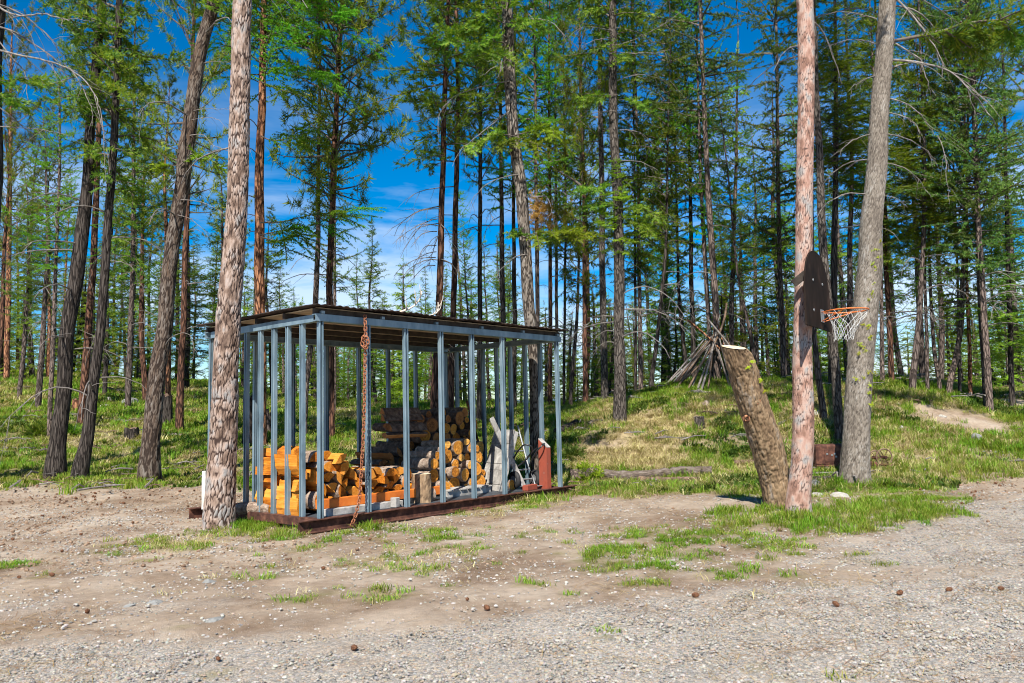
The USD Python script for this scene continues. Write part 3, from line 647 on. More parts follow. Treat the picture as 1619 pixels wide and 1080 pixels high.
M['galv'] = noisy('galvanised_steel', [(.28, (.085, .12, .145)), (.45, (.16, .235, .285)), (.62, (.22, .30, .35)), (.78, (.33, .38, .41))], 7, (1, 1, .35), rough=.46, metallic=.4, bump=.06, spec=.5)
M['rust'] = noisy('rusty_steel', [(.3, (.03, .014, .011)), (.5, (.08, .034, .024)), (.7, (.18, .08, .05))], 10, rough=.85, bump=.35, metallic=.1)
M['rust_chain'] = noisy('rusty_chain', [(.3, (.10, .035, .018)), (.5, (.27, .10, .05)), (.7, (.42, .19, .10))], 30, rough=.9, bump=.4)
M['roof'] = noisy('weathered_roof_metal', [(.3, (.02, .016, .015)), (.5, (.05, .035, .03)), (.7, (.13, .085, .066))], 5, rough=.7, bump=.2, metallic=.2)
M['ply'] = noisy('plywood', [(.3, (.46, .36, .24)), (.5, (.60, .49, .35)), (.7, (.68, .58, .44))], 5, (1, 5, 1), bump=.1)
M['black_wood'] = noisy('dark_stained_timber', [(.3, (.02, .016, .014)), (.7, (.07, .055, .045))], 9, bump=.2)
M['grey_wood'] = noisy('weathered_grey_board', [(.3, (.15, .14, .13)), (.5, (.30, .285, .265)), (.7, (.44, .42, .39))], 7, (1, 1, 1), bump=.35, distortion=.6)
M['red_wood'] = noisy('worn_red_paint', [(.25, (.40, .33, .28)), (.36, (.22, .055, .035)), (.6, (.27, .06, .035)), (.75, (.16, .035, .022))], 9, (1, 1, .5), rough=.6, bump=.2)
M['orange_paint'] = noisy('orange_painted_timber', [(.25, (.28, .07, .02)), (.45, (.52, .13, .02)), (.7, (.60, .18, .03))], 6, rough=.55, bump=.1)
M['white_paint'] = noisy('weathered_white_paint', [(.3, (.45, .43, .38)), (.6, (.72, .70, .65))], 12, bump=.15)
M['rubber'] = noisy('black_rubber', [(.3, (.012, .012, .013)), (.7, (.035, .035, .036))], 18, rough=.7, bump=.2)
M['black_tube'] = noisy('black_enamel', [(.3, (.012, .012, .013)), (.7, (.03, .03, .032))], 14, rough=.35, bump=.05, spec=.5)
M['grey_metal'] = noisy('dull_grey_metal', [(.3, (.16, .165, .17)), (.7, (.34, .35, .36))], 12, rough=.5, metallic=.5, bump=.1)
M['tarp'] = noisy('dark_floor_sheet', [(.3, (.02, .024, .03)), (.7, (.075, .085, .10))], 4, rough=.5, bump=.2)

shed = thing('wood_shed', 'open steel-stud firewood shed with flat rusty roof on I-beam skids', 'shed', C0)
so = lambda n, m, k, **kw: obj(n, xf(m, RS), M[k], shed, **kw)
_pr = np.array([(-.033, .003), (-.030, 0), (-.014, 0), (-.011, .038), (.011, .038), (.014, 0), (.030, 0), (.033, .003), (.033, .052), (.028, .052), (.028, .006), (.018, .006), (.015, .044), (-.015, .044), (-.018, .006), (-.028, .006), (-.028, .052), (-.033, .052)])
STUD = trimesh.creation.extrude_polygon(shapely.Polygon(_pr), HS, engine='earcut'); STUD = tm(STUD)
def post(e, w, a):   # a: turn of the stud's web outwards (0 = the front wall)
    so('post', xf(STUD, Rz(a), (e, w, 0)), 'galv')
for e in (.0, .77, 1.42, 2.08, 2.71, 3.38, LS): post(e + (.0 if 0 < e < LS else (.04 if e == 0 else -.04)), .0, 0)
for w in (.39, .71, 1.03, 1.36, 1.71, 2.05, 2.38): post(.0, w, -math.pi / 2)
for w in (.40, .74, 1.08, 1.41, 1.74, 2.08, 2.42): post(LS, w, math.pi / 2)
for e in (0.04, .75, 1.40, 2.04, 2.70, 3.34, 3.98, LS - .04): post(e, WS, math.pi)
_ch = np.array([(0, 0), (.085, 0), (.085, .012), (.012, .012), (.012, .078), (.085, .078), (.085, .09), (0, .09)])     # C channel: web outwards
def channel(L): m = trimesh.creation.extrude_polygon(shapely.Polygon(_ch), L, engine='earcut'); v, f = tm(m); return np.stack([v[:, 2], v[:, 0], v[:, 1]], 1), f[:, ::-1]
rail = lambda L, a, t: so('top_rail', xf(channel(L), Rz(a), t), 'galv', smooth=False)
def flip(vf): v, f = vf; return v, f
rail(LS + .10, 0, (-.05, -.012, HS + .002))
rail(LS + .10, math.pi, (LS + .05, WS + .012, HS + .002))
rail(WS - .19, -math.pi / 2, (-.012, WS - .092, HS + .002))
rail(WS - .19, math.pi / 2, (LS + .012, .092, HS + .002))
for k, w in enumerate((.04, .70, 1.36, 2.02, 2.68)): so('purlin', box(LS + .1, .045, .07, (LS / 2, w, HS + .128)), 'black_wood')
for e in (.05, 1.0, 1.97, 2.9, 3.85, 4.73): so('spacer', box(.05, .045, .035, (e, -.002, HS + .1125)), 'galv')
for k in range(4): so('ceiling_board', box(1.16, WS - .06, .012, (.02 + .58 + k * 1.19, WS / 2 + .01, HS + .172)), 'ply')
nc = 25
for k in range(6):         # corrugated sheets, each lapping the next
    xw = np.linspace(0, .86, nc * 2); zz = .007 * np.sin(np.arange(nc * 2) * 2 * math.pi / 6.2) + (.004 if k % 2 else 0); yw = np.linspace(-.13, WS + .12, 12)
    X, Y = np.meshgrid(xw, yw); Z = zz[None] + (meshkit.noise(np.stack([X * 1.6 + k * 3, Y * 1.3, X * 0], -1), 3) - .5) * .02
    Z += -.012 * np.exp(-((Y - yw[0]) / .12) ** 2) * (meshkit.noise(np.stack([X * 5 + k * 9, Y * 0, X * 0], -1), 5))
    top = np.stack([X - .13 + k * .838, Y, Z + HS + .205], -1).reshape(-1, 3); i = np.arange(len(top)).reshape(X.shape)
    qq = np.stack([i[:-1, :-1], i[:-1, 1:], i[1:, 1:], i[1:, :-1]], -1).reshape(-1, 4)
    so('roof_panel', cat([(top, qq), (top - [0, 0, .008], qq[:, ::-1])] + [(np.vstack([top[e], top[e] - [0, 0, .008]]), np.array([[a, a + 1, a + 1 + len(e), a + len(e)] for a in range(len(e) - 1)])) for e in (i[0], i[-1][::-1], i[:, 0][::-1], i[:, -1])]), 'roof', smooth=False)
_ib = np.array([(-.055, 0), (.055, 0), (.055, .011), (.006, .013), (.006, .142), (.055, .144), (.055, .155), (-.055, .155), (-.055, .144), (-.006, .142), (-.006, .013), (-.055, .011)])
def ibeam(L): v, f = tm(trimesh.creation.extrude_polygon(shapely.Polygon(_ib), L, engine='earcut')); return np.stack([v[:, 2], v[:, 0], v[:, 1]], 1), f
so('base_beam', xf(ibeam(LS + .62), None, (-.27, .03, -.157)), 'rust'); so('base_beam', xf(ibeam(LS + .62), None, (-.27, WS - .03, -.157)), 'rust')
for e in (.0, LS): so('cross_channel', box(.09, WS - .18, .10, (e, WS / 2, -.052)), 'rust')
for e in np.linspace(.25, LS - .25, 6): so('floor_joist', box(.05, WS - .18, .08, (e, WS / 2, -.07)), 'rust')
fx, fy = np.meshgrid(np.linspace(.07, LS - .07, 40), np.linspace(.12, WS - .12, 22)); fi = np.arange(fx.size).reshape(fx.shape)
so('floor_sheet', (np.stack([fx, fy, -.012 + .014 * meshkit.fbm(np.stack([fx * 3, fy * 3, fx * 0], -1), 3, 4)], -1).reshape(-1, 3), np.stack([fi[:-1, :-1], fi[:-1, 1:], fi[1:, 1:], fi[1:, :-1]], -1).reshape(-1, 4)), 'tarp', smooth=True)

# antlers and sticks on the roof
def antler(e, w, s, rz, k):
    r = np.random.default_rng(k); t = thing('shed_antler', ('bleached curved antler lying mid-roof of the wood shed', 'small pale antler tipped up beside the larger one on the roof')[k - 70], 'antler', S(e, w, HS + .205), rz)
    main, _ = smooth_path([(0, 0, .02), (.12 * s, .05 * s, .05), (.26 * s, .16 * s, .16 * s), (.30 * s, .25 * s, .36 * s)], 12)
    parts = [tube(main, np.linspace(.02, .007, 12) * s, 7)]
    for i in (3, 6, 9): parts.append(tube(smooth_path([main[i], main[i] + np.array([.05, -.06, .08]) * s, main[i] + np.array([.07, -.11, .22]) * s * r.uniform(.7, 1.1)], 6)[0], np.linspace(.013, .004, 6) * s, 6))
    obj('beam', cat(parts), M['bone'], t, smooth=True)
M['bone'] = noisy('bleached_bone', [(.3, (.42, .35, .27)), (.7, (.70, .64, .55))], 20, bump=.1)
antler(1.35, .12, .9, -.5, 70); antler(1.95, .15, .72, .4, 71)
t = thing('roof_stick', 'crooked bare stick lying along the front edge of the shed roof', 'stick', S(2.3, .2, HS + .235), YAW)
obj('twig', cat([tube(smooth_path([(0, 0, 0), (.3, .5, .02), (.5, 1.1, .0), (.75, 1.5, .05)], 9)[0], np.linspace(.016, .007, 9), 5), tube(smooth_path([(.3, .5, .02), (.5, .6, .1), (.62, .85, .08)], 6)[0], np.linspace(.009, .004, 6), 5)]), M['dead'], t, smooth=True)

# ------------------------------------------------------------------ chain
ch = thing('hanging_chain', 'rusty iron chain hanging from the shed roof edge to the ground', 'chain', aty(560, 828, 10.2))
cl = np.array(ch.GetAttribute('xformOp:translate').Get())
cp, cs = smooth_path([aty(x, y, Y) for x, y, Y in ((577, 501, 10.28), (578, 530, 10.24), (577, 575, 10.22), (576, 640, 10.2), (574, 700, 10.2), (571, 745, 10.2), (569, 780, 10.18), (562, 815, 10.16), (556, 829, 10.12))], 66)
link = trimesh.creation.torus(.019, .0068, major_sections=14, minor_sections=6); lv, lf = tm(link); lv = lv * [1, 1.0, 1]; lv[:, 0] += np.sign(lv[:, 0]) * .011
lp = f'/World/chain_link_shape'; stage.CreateClassPrim(lp); usdkit.mesh(stage, lp + '/loop', (lv, lf), M['rust_chain'], smooth=True)
def add_link(p, d, roll, par=ch):
    x = unit(d); y = unit(np.cross(x, [.31, .95, .05])); z = np.cross(x, y); c, s_ = math.cos(roll), math.sin(roll); y, z = y * c + z * s_, z * c - y * s_
    return obj('link', (np.stack([lv @ np.stack([x, y, z]).reshape(3, 3)], 0)[0] + (p - cl), lf), M['rust_chain'], par, smooth=True)
for k in range(len(cp)): add_link(cp[k], cp[min(k + 1, 65)] - cp[max(k - 1, 0)], (k % 2) * math.pi / 2 + .2 * math.sin(k))
for k in range(9):           # the slack knot under the rail
    a = k / 9 * 6.28; add_link(aty(577 + 4.5 * math.cos(a), 541 + 9 * math.sin(a), 10.17), np.array([-math.sin(a), 0, -1.6 * math.cos(a)]), (k % 2) * 1.57)

# ------------------------------------------------------------------ firewood
def wood_look(name, c0, c1, c2, ringf=70):
    return material(name, {'t': ('texture_coordinate', {}), 'g': ('geometry', {}), 'm': ('mapping', {'scale': (0, 1, 1)}), 'l': ('vector_math', {'math_type': 'length'}), 's': ('math', {'math_type': 'multiply', 'value2': float(ringf)}), 'nz': ('noise_texture', {'scale': 14, 'detail': 4}),
                           'a': ('math', {'math_type': 'multiply_add', 'value2': 5.}), 'sn': ('math', {'math_type': 'sine'}), 'r2': ('math', {'math_type': 'multiply_add', 'value2': .09}),
                           'mg': ('mapping', {'scale': (2.5, 30, 30)}), 'ng': ('noise_texture', {'scale': 2.2, 'detail': 7, 'roughness': .65}), 'np': ('noise_texture', {'scale': 5.5, 'detail': 2}), 'ad': ('math', {'math_type': 'multiply_add', 'value2': .55, 'value3': -.27}),
                           'ad2': ('math', {'math_type': 'add'}), 'oi': ('object_info', {}), 'orr': ('math', {'math_type': 'multiply_add', 'value2': .52, 'value3': -.28}), 'ad3': ('math', {'math_type': 'add'}), 'r': ('rgb_ramp', {'ramp': [(.12, c0), (.42, c1), (.8, c2)]}), 'p': ('principled_bsdf', {'roughness': .75, 'specular_ior_level': .2}), 'b': ('bump', {'strength': .45, 'distance': .01})},
                    [('t.object', 'm.vector'), ('m.vector', 'l.vector1'), ('l.value', 's.value1'), ('t.object', 'nz.vector'), ('nz.fac', 'a.value1'), ('s.value', 'a.value3'), ('a.value', 'sn.value1'), ('sn.value', 'r2.value1'), ('t.object', 'mg.vector'), ('mg.vector', 'ng.vector'), ('ng.fac', 'r2.value3'),
                     ('g.position', 'np.vector'), ('np.fac', 'ad.value1'), ('r2.value', 'ad2.value1'), ('ad.value', 'ad2.value2'), ('oi.random', 'orr.value1'), ('orr.value', 'ad3.value1'), ('ad2.value', 'ad3.value2'), ('ad3.value', 'r.fac'), ('r.color', 'p.base_color'), ('ng.fac', 'b.height'), ('b.normal', 'p.normal')])
M['split'] = wood_look('fresh_split_wood', (.23, .062, .005), (.50, .16, .011), (.64, .27, .045))
M['logend'] = wood_look('sawn_log_end', (.24, .08, .012), (.52, .205, .025), (.66, .35, .085), 130)
M['oldwood'] = wood_look('old_brown_wood', (.12, .045, .014), (.32, .125, .035), (.48, .23, .08))
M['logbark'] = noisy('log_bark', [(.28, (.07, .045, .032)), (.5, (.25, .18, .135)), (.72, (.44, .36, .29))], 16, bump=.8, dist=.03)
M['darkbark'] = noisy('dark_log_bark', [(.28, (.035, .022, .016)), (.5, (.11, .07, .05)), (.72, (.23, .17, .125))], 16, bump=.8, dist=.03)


def round_log(L, R, seed):
    """bark tube and the two sawn ends, axis along x, the near end at x = 0 and the rest behind it."""
    r = np.random.default_rng(seed); n = 16; xs_ = np.linspace(0, -L, 7); th = np.arange(n) * 6.2832 / n
    rr = R * (1 + .06 * np.cos(th * 2 + r.random() * 6) + .05 * np.cos(th * 3 + r.random() * 6) + r.normal(0, .012, n))
    bendy, bendz = r.normal(0, .012, 2)
    RR = rr[None] * (1 + r.normal(0, .02, (7, 1)) + r.normal(0, .018, (7, n))); tt = (xs_ / -L)[:, None]
    v = np.stack([np.repeat(xs_[:, None], n, 1), RR * np.cos(th) + bendy * np.sin(tt * 3.14), RR * np.sin(th) + bendz * np.sin(tt * 3.14)], -1)
    v[0, :, 0] += v[0, :, 1] * r.normal(0, .08); i, j = np.meshgrid(np.arange(6), np.arange(n), indexing='ij'); j2 = (j + 1) % n
    q = np.stack([i * n + j, (i + 1) * n + j, (i + 1) * n + j2, i * n + j2], -1).reshape(-1, 4)
    ends = []
    for k, sgn in ((0, 1), (6, -1)):
        c = v[k].mean(0); ring = c + (v[k] - c) * .93; m1 = c + (v[k] - c) * .5; e = np.vstack([ring, m1, c[None]]); e[:, 0] += sgn * .004; e[n:2 * n, 0] += r.normal(0, .002, n); a = np.arange(n); b = (a + 1) % n
        f = np.vstack([np.stack([a, b, n + b], 1), np.stack([a, n + b, n + a], 1), np.stack([n + a, n + b, np.full(n, 2 * n)], 1)])
        e2 = np.vstack([v[k], ring]); e2[n:, 0] += sgn * .003; f2 = np.stack([a, b, n + b, n + a], 1)
        ends.append(((e, f if sgn > 0 else f[:, ::-1]), (e2, f2 if sgn > 0 else f2[:, ::-1])))
    return cat([(v.reshape(-1, 3), q), ends[0][1], ends[1][1]]), ends[0][0], ends[1][0]


def split_log(L, R, seed):
    """A split wedge, axis along x: bark on the arc, wood on the cleft sides and the ends."""
    r = np.random.default_rng(seed); ang = r.choice([.9, 1.2, 1.4, 1.57, 1.8, 2.4]) * r.uniform(.85, 1.1); na = 7
    th = np.linspace(-ang / 2, ang / 2, na) + 1.5708; arc = np.stack([np.cos(th), np.sin(th)], 1) * R * (1 + r.normal(0, .025, (na, 1)))
    apex = np.array([[r.normal(0, .08) * R, (.12 if ang < 2.5 else .0) * R + r.uniform(0, .15) * R]])
    l, rt = arc[-1], arc[0]; side1 = [l + (apex[0] - l) * t + r.normal(0, .03, 2) * R for t in (.35, .7)]; side2 = [apex[0] + (rt - apex[0]) * t + r.normal(0, .03, 2) * R for t in (.3, .65)]
    ring = np.vstack([arc, side1, apex, side2]); ring -= (ring.max(0) + ring.min(0)) / 2; n = len(ring); K = 6; xk = np.linspace(0, -L, K)
    tw = r.normal(0, .05)
    V = []
    for k in range(K):
        a = tw * k / K; ca, sa = math.cos(a), math.sin(a); p = ring @ np.array([[ca, sa], [-sa, ca]]) + r.normal(0, .012 * R * (k not in (0, K - 1)), (n, 2)); V.append(np.c_[np.full(n, xk[k]) + (p @ r.normal(0, .06, 2) if k in (0, K - 1) else 0), p])
    V = np.array(V); qb, qw = [], []
    for k in range(K - 1):
        for j in range(n):
            j2 = (j + 1) % n; (qb if j < na - 1 else qw).append((k * n + j, (k + 1) * n + j, (k + 1) * n + j2, k * n + j2))
    W = V.reshape(-1, 3); ends = []
    for k, sgn in ((0, 1), (K - 1, -1)):
        c = V[k].mean(0); e = np.vstack([V[k], c[None]]); a = np.arange(n); f = np.stack([a, (a + 1) % n, np.full(n, n)], 1); ends.append((e, f if sgn > 0 else f[:, ::-1]))
    return (W, np.array(qb)), cat([(W, np.array(qw)), ends[0], ends[1]])


LOGS = {}
def log_class(kind, k, L, R):
    path = f'/World/{kind}_shape_{k}'; stage.CreateClassPrim(path)
    if kind.startswith('round'):
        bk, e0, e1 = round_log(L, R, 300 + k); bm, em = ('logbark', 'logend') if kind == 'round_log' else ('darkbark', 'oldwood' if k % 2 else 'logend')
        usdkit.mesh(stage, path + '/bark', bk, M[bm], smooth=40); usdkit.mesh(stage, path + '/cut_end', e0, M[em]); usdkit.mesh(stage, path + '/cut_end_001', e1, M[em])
    else:
        bk, w = split_log(L, R, 500 + k); m = {'split_log': 'split', 'old_split': 'oldwood'}[kind]
        usdkit.mesh(stage, path + '/bark', bk, M['logbark' if kind == 'split_log' else 'darkbark'], smooth=40); usdkit.mesh(stage, path + '/cleft_wood', w, M[m])
    LOGS.setdefault(kind, []).append((path, L, R))
for k in range(12): log_class('split_log', k, .44 + .03 * (k % 3), .125 + .012 * (k % 4))
for k in range(8): log_class('round_log', k, .55 + .05 * (k % 3), .055 + .009 * k)
for k in range(8): log_class('round_dark', k, .8 + .06 * (k % 3), .055 + .010 * k)
for k in range(8): log_class('old_split', k, .75, .11 + .012 * (k % 4))


def put_log(kind, k, p, roll, yaw, name, label, category, group=None, pitch=0.):
    path, L, R = LOGS[kind][k % len(LOGS[kind])]
    A = RS @ Rz(yaw - math.pi / 2) @ Ry(pitch) @ Rx(roll)        # the log's near end looks out of the front wall
    x = thing(name, label, category, group=group, M=mat4(A[:, 0], A[:, 1], A[:, 2], p))
    x.GetReferences().AddInternalReference(path); x.SetInstanceable(True)
    return x


ORD = ['first', 'second', 'third', 'fourth', 'fifth', 'sixth', 'seventh', 'eighth', 'ninth', 'tenth', 'eleventh', 'twelfth', 'thirteenth', 'fourteenth', 'fifteenth', 'sixteenth', 'seventeenth', 'eighteenth', 'nineteenth', 'twentieth', 'twenty-first', 'twenty-second', 'twenty-third', 'twenty-fourth', 'twenty-fifth', 'twenty-sixth', 'twenty-seventh', 'twenty-eighth', 'twenty-ninth', 'thirtieth']


def pack(kind, e0, e1, prof, seed, shrink=1., zf=.03):
    """Drops discs into a heap between e0 and e1 under the height profile; returns (e, z, radius, variant)."""
    r = np.random.default_rng(seed); C = []
    for n in range(400):
        k = int(r.integers(0, len(LOGS[kind]))); R = LOGS[kind][k][2] * shrink; best = None
        for e in r.uniform(e0 + R, e1 - R, 40):
            z = zf + R
            for (a, b, q, _) in C:
                d = abs(a - e)
                if d < R + q: z = max(z, b + math.sqrt((R + q) ** 2 - d * d))
            if z + R * .6 < prof(e) and (best is None or z < best[1]): best = (e, z)
        if best is None:
            if n > 30 and r.random() < .12: break
            continue
        C.append((*best, R, k))
    return C


def heap(kind, e0, e1, w, prof, seed, name, what, category, group, shrink=1., jit=.05, wz=0., tag_=''):
    C = pack(kind, e0, e1, prof, seed, shrink); r = np.random.default_rng(seed)
    C.sort(key=lambda c: (round((c[1] - .03) / .15), c[0])); rows = {}
    for c in C: rows.setdefault(int(round((c[1] - .03) / .15)), []).append(c)
    for ri, (rk, row) in enumerate(sorted(rows.items())):
        for ci, (e, z, R, k) in enumerate(row):
            put_log(kind, k, S(e, w + r.normal(0, jit) + wz * z, z), r.random() * 6.28, r.normal(0, .06), name, f'{what}, {ORD[ci]} from left in the {"bottom" if ri == 0 else ORD[ri] + " lowest"} row', category, group)


# bright split wood in front, its long pieces cross-stacked at the open end
heap('split_log', .22, 2.0, .52, lambda e: np.interp(e, [0, .5, .62, .85, 1.05, 1.5, 2.1], [.86, .86, .80, .66, .54, .50, .48]), 21, 'split_firewood', 'orange split log of the front heap', 'firewood', 'bright split firewood in the front heap', .52)
for i, z in enumerate((.09, .235, .375, .51, .64, .745)):
    for j in range(2): put_log('split_log', i * 2 + j + 1, S(.09 + .05 * ((i * 5 + j * 2) % 4) / 3, .52 + .47 * j + .09 * ((i * 3) % 4) / 3, z + .02 * ((i + j) % 2)), -1.5 + .8 * math.sin(i * 2.3 + j * 1.7), .10 * math.sin(i * 1.9 + j), 'split_firewood', f'orange log in the open end column of the heap, {("near", "far")[j]} one of the {ORD[i]} layer', 'firewood', 'split firewood stacked in the end column')
heap('split_log', .2, 1.9, 1.12, lambda e: np.interp(e, [0, .6, 1.0, 2.0], [.86, .74, .44, .36]), 22, 'split_firewood', 'orange split log behind the front heap', 'firewood', 'bright split firewood in the second row', .60)
# rounds in the middle
heap('round_log', 2.42, 3.78, .72, lambda e: np.interp(e, [2.4, 2.7, 3.0, 3.5, 3.8], [.48, .72, .86, .80, .36]), 23, 'round_log', 'sawn round log of the middle stack', 'firewood', 'round logs in the middle stack', 1.0, .06, .12)
# the tall dark stack at the back
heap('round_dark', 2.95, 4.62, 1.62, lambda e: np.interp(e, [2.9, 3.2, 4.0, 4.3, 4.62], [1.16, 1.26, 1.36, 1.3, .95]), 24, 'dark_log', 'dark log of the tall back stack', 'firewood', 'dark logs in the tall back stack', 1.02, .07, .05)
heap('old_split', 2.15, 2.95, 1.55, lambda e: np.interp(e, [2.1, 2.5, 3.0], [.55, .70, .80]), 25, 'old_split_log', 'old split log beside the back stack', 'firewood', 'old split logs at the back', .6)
for i, (z, w, y) in enumerate(((.93, 1.25, 1.45), (1.06, 1.32, 1.62), (1.18, 1.4, 1.5), (1.27, 1.5, 1.58))): put_log('old_split', i, S(2.86 + .03 * i, w, z), .4 * i, y, 'old_split_log', f'dark slab laid crosswise on the back stack, {ORD[i]} from its underside', 'firewood', 'dark slabs crosswise on the back stack')
for i in range(5): put_log('round_log', 3 + i, S(4.40 + .07 * (i % 2), 2.05, .62 + .13 * i), i, .2, 'round_log', f'yellow-ended log at the shady rear corner of the shed, {ORD[i]} from below', 'firewood', 'yellow-ended logs at the rear corner')
# loose pieces
for i, (e, w, z, kd, k, y) in enumerate(((2.18, .36, .09, 'round_log', 5, 1.35), (3.98, .42, .07, 'round_log', 4, .1), (.12, 1.22, .03, 'round_log', 3, .3), (2.22, .62, .17, 'split_log', 4, .5), (1.55, .85, .42, 'old_split', 3, 1.5))):
    put_log(kd, k, S(e, w, z), .7 * i, y, 'loose_log', ('pale half-barked log lying beside the chopping block', 'single round log lying by the grey leaning pallet', 'short log end poking out beside the corner post in the grass', 'split piece leaning behind the chopping block', 'brown slab lying across the low end of the orange heap')[i], 'log')

t = thing('chopping_block', 'upright bark-covered chopping block standing at the end of the orange heap', 'chopping block', S(1.97, .34, -.005))
v, f, c = trunk(np.array([[0, 0, z] for z in np.linspace(0, .40, 16)]), np.full(16, .135), 40, seed=4, cells=(.04, .2, .010, 1), flare=0.1)
obj('bark', (v, f), M['plate_stump'], t, smooth=True, prim={'plate': c}); obj('cut_top', xf((np.vstack([v[-40:], v[-40:].mean(0)]), np.stack([np.arange(40), (np.arange(40) + 1) % 40, np.full(40, 40)], 1))), M['cut'], t)
_o = thing('orange_beam', 'long orange painted timber lying in front of the split wood', 'timber', S(0, 0, 0)); obj('timber', xf(bbox(2.25, .075, .12, (0, 0, 0), .006), RS @ Rz(.035), RS @ np.array([1.30, .33, .135])), M['orange_paint'], _o)
_o = thing('grey_timber', 'short weathered grey timber under the orange beam', 'timber', S(0, 0, 0)); obj('timber', xf(bbox(1.25, .10, .085, (0, 0, 0), .006), RS @ Rz(.02), RS @ np.array([.86, .22, .034])), M['grey_wood'], _o)
_o = thing('wood_chunk', 'small square wood offcut standing by the fourth front post', 'offcut', S(0, 0, 0)); obj('block', xf(bbox(.10, .09, .13, (0, 0, 0), .006), RS @ Rz(.3), RS @ np.array([1.30, .13, .068])), M['grey_wood'], _o)


def pallet(name, label, Mx, n=7):
    t = thing(name, label, 'pallet', M=Mx)
    for y in (-.5, 0, .5): obj('stringer', bbox(1.0, .045, .09, (0, y * .9, .045), .004), M['grey_wood'], t)
    for k in range(n): obj('slat', bbox(.10 + .012 * ((k * 7) % 3), 1.0, .02, (-.45 + .9 * k / (n - 1), 0, .101), .003), M['grey_wood'], t)
    return t
A = RS @ Rz(.05); pallet('flat_pallet', 'grey pallet lying flat under the middle stack of round logs', mat4(A[:, 0], A[:, 1], A[:, 2], S(3.05, .95, -.005)))
pallet('flat_pallet', 'low grey pallet lying flat under the orange split wood', mat4(A[:, 0] * .9, A[:, 1] * .8, A[:, 2] * .6, S(1.0, .85, -.005)))
A = RS @ Rz(-.30) @ Ry(math.radians(-72)) ; pallet('leaning_pallet', 'grey slatted pallet leaning on edge against the end of the log stack', mat4(A[:, 0], A[:, 1] * .62, A[:, 2], S(4.02, .66, .44)), 9)

# hand truck
ht = thing('hand_truck', 'two-wheeled hand truck with black tube handles tipped back against the pallet', 'hand truck', S(4.28, .40, 0))
hx_ = lambda m: xf(m, RS @ Rz(-.25))
for s in (-.2, .2):
    tyre = trimesh.creation.torus(.105, .042, major_sections=28, minor_sections=10); tv_, tf_ = tm(tyre); tv_ = tv_ @ Ry(math.pi / 2).T
    w_ = obj('wheel', hx_((tv_ + [s + .0, .0, .147], tf_)), M['rubber'], ht, smooth=True)
    obj('rim', hx_(cat([tube([(s - .035, 0, .147), (s + .035, 0, .147)], .07, 16), tube([(s - .05, 0, .147), (s + .05, 0, .147)], .022, 10)])), M['grey_metal'], w_)
for s in (-.13, .13): obj('frame_rail', hx_(tube([(s, -.10, .05), (s, .10, .42), (s, .33, .95), (s, .36, 1.02)], .016, 8)), M['grey_metal'], ht, smooth=True)
obj('axle', hx_(tube([(-.22, 0, .147), (.22, 0, .147)], .012, 8)), M['grey_metal'], ht); obj('toe_plate', hx_(box(.34, .16, .008, (0, -.17, .045))), M['grey_metal'], ht)
for z, y in ((.3, .035), (.6, .18), (.85, .285)): obj('crossbar', hx_(tube([(-.13, y, z), (.13, y, z)], .012, 8)), M['grey_metal'], ht)
for s in (-1, 1): obj('handle', hx_(tube(smooth_path([(s * .13, .12, .48), (s * .17, -.08, .62), (s * .19, -.30, .72), (s * .12, -.36, .70), (s * .05, -.28, .60), (s * .14, .06, .34)], 24)[0], .013, 8)), M['black_tube'], ht, smooth=True)
_o = thing('weathered_plank', 'long grey plank leaning up the back stack beside the pallet', 'plank', S(0, 0, 0)); obj('plank', xf(bbox(.10, .03, 1.25, (0, 0, 0), .004), RS @ Ry(-.42) @ Rx(-.18), RS @ np.array([3.98, .50, .60])), M['grey_wood'], _o)
_o = thing('dark_bar', 'dark steel bar leaning at the rear of the shed', 'bar', S(0, 0, 0)); obj('bar', xf(box(.045, .012, 1.0), RS @ Ry(-.35), RS @ np.array([4.5, 1.75, 1.0])), M['rust'], _o)

rp = thing('red_timber', 'thick red-painted timber with slanted top standing inside the end wall', 'timber', S(4.44, .10, -.005), -YAW)
_pv = np.array([(x, y, z) for x in (-.085, .085) for y in (-.05, .05) for z in (0, .80 + .0)]); _pv[_pv[:, 2] > .5] += [[0, 0, -.0]]; _pv = _pv.astype(float)
for i in range(8):
    if _pv[i, 2] > .5 and _pv[i, 0] > 0: _pv[i, 2] -= .14
obj('timber', tm(trimesh.convex.convex_hull(_pv)), M['red_wood'], rp); obj('cracked_top', tm(trimesh.convex.convex_hull(np.array([(x, y, z + (.80 if x < 0 else .66)) for x in (-.086, .086) for y in (-.051, .051) for z in (.002, .010)]))), M['grey_wood'], rp)
_o = thing('dark_offcut', 'short red-brown offcut lying at the foot of the red timber', 'offcut', S(0, 0, 0)); obj('block', xf(bbox(.30, .10, .085, (0, 0, 0), .005), RS @ Rz(.15), RS @ np.array([4.10, .14, .04])), M['red_wood'], _o)
_o = thing('rotten_board', 'old red board resting on the sill behind the front rail', 'board', S(0, 0, 0)); obj('block', xf(bbox(.5, .13, .05, (0, 0, 0), .005), RS, RS @ np.array([4.40, .32, .03])), M['red_wood'], _o)
_p = G(322, 800); _o = thing('white_stake', 'short white-painted stake standing behind the plated pine', 'stake', aty(322, 803, 11.15)); obj('stake', bbox(.05, .03, .52, (0, 0, .24), .004), M['white_paint'], _o)

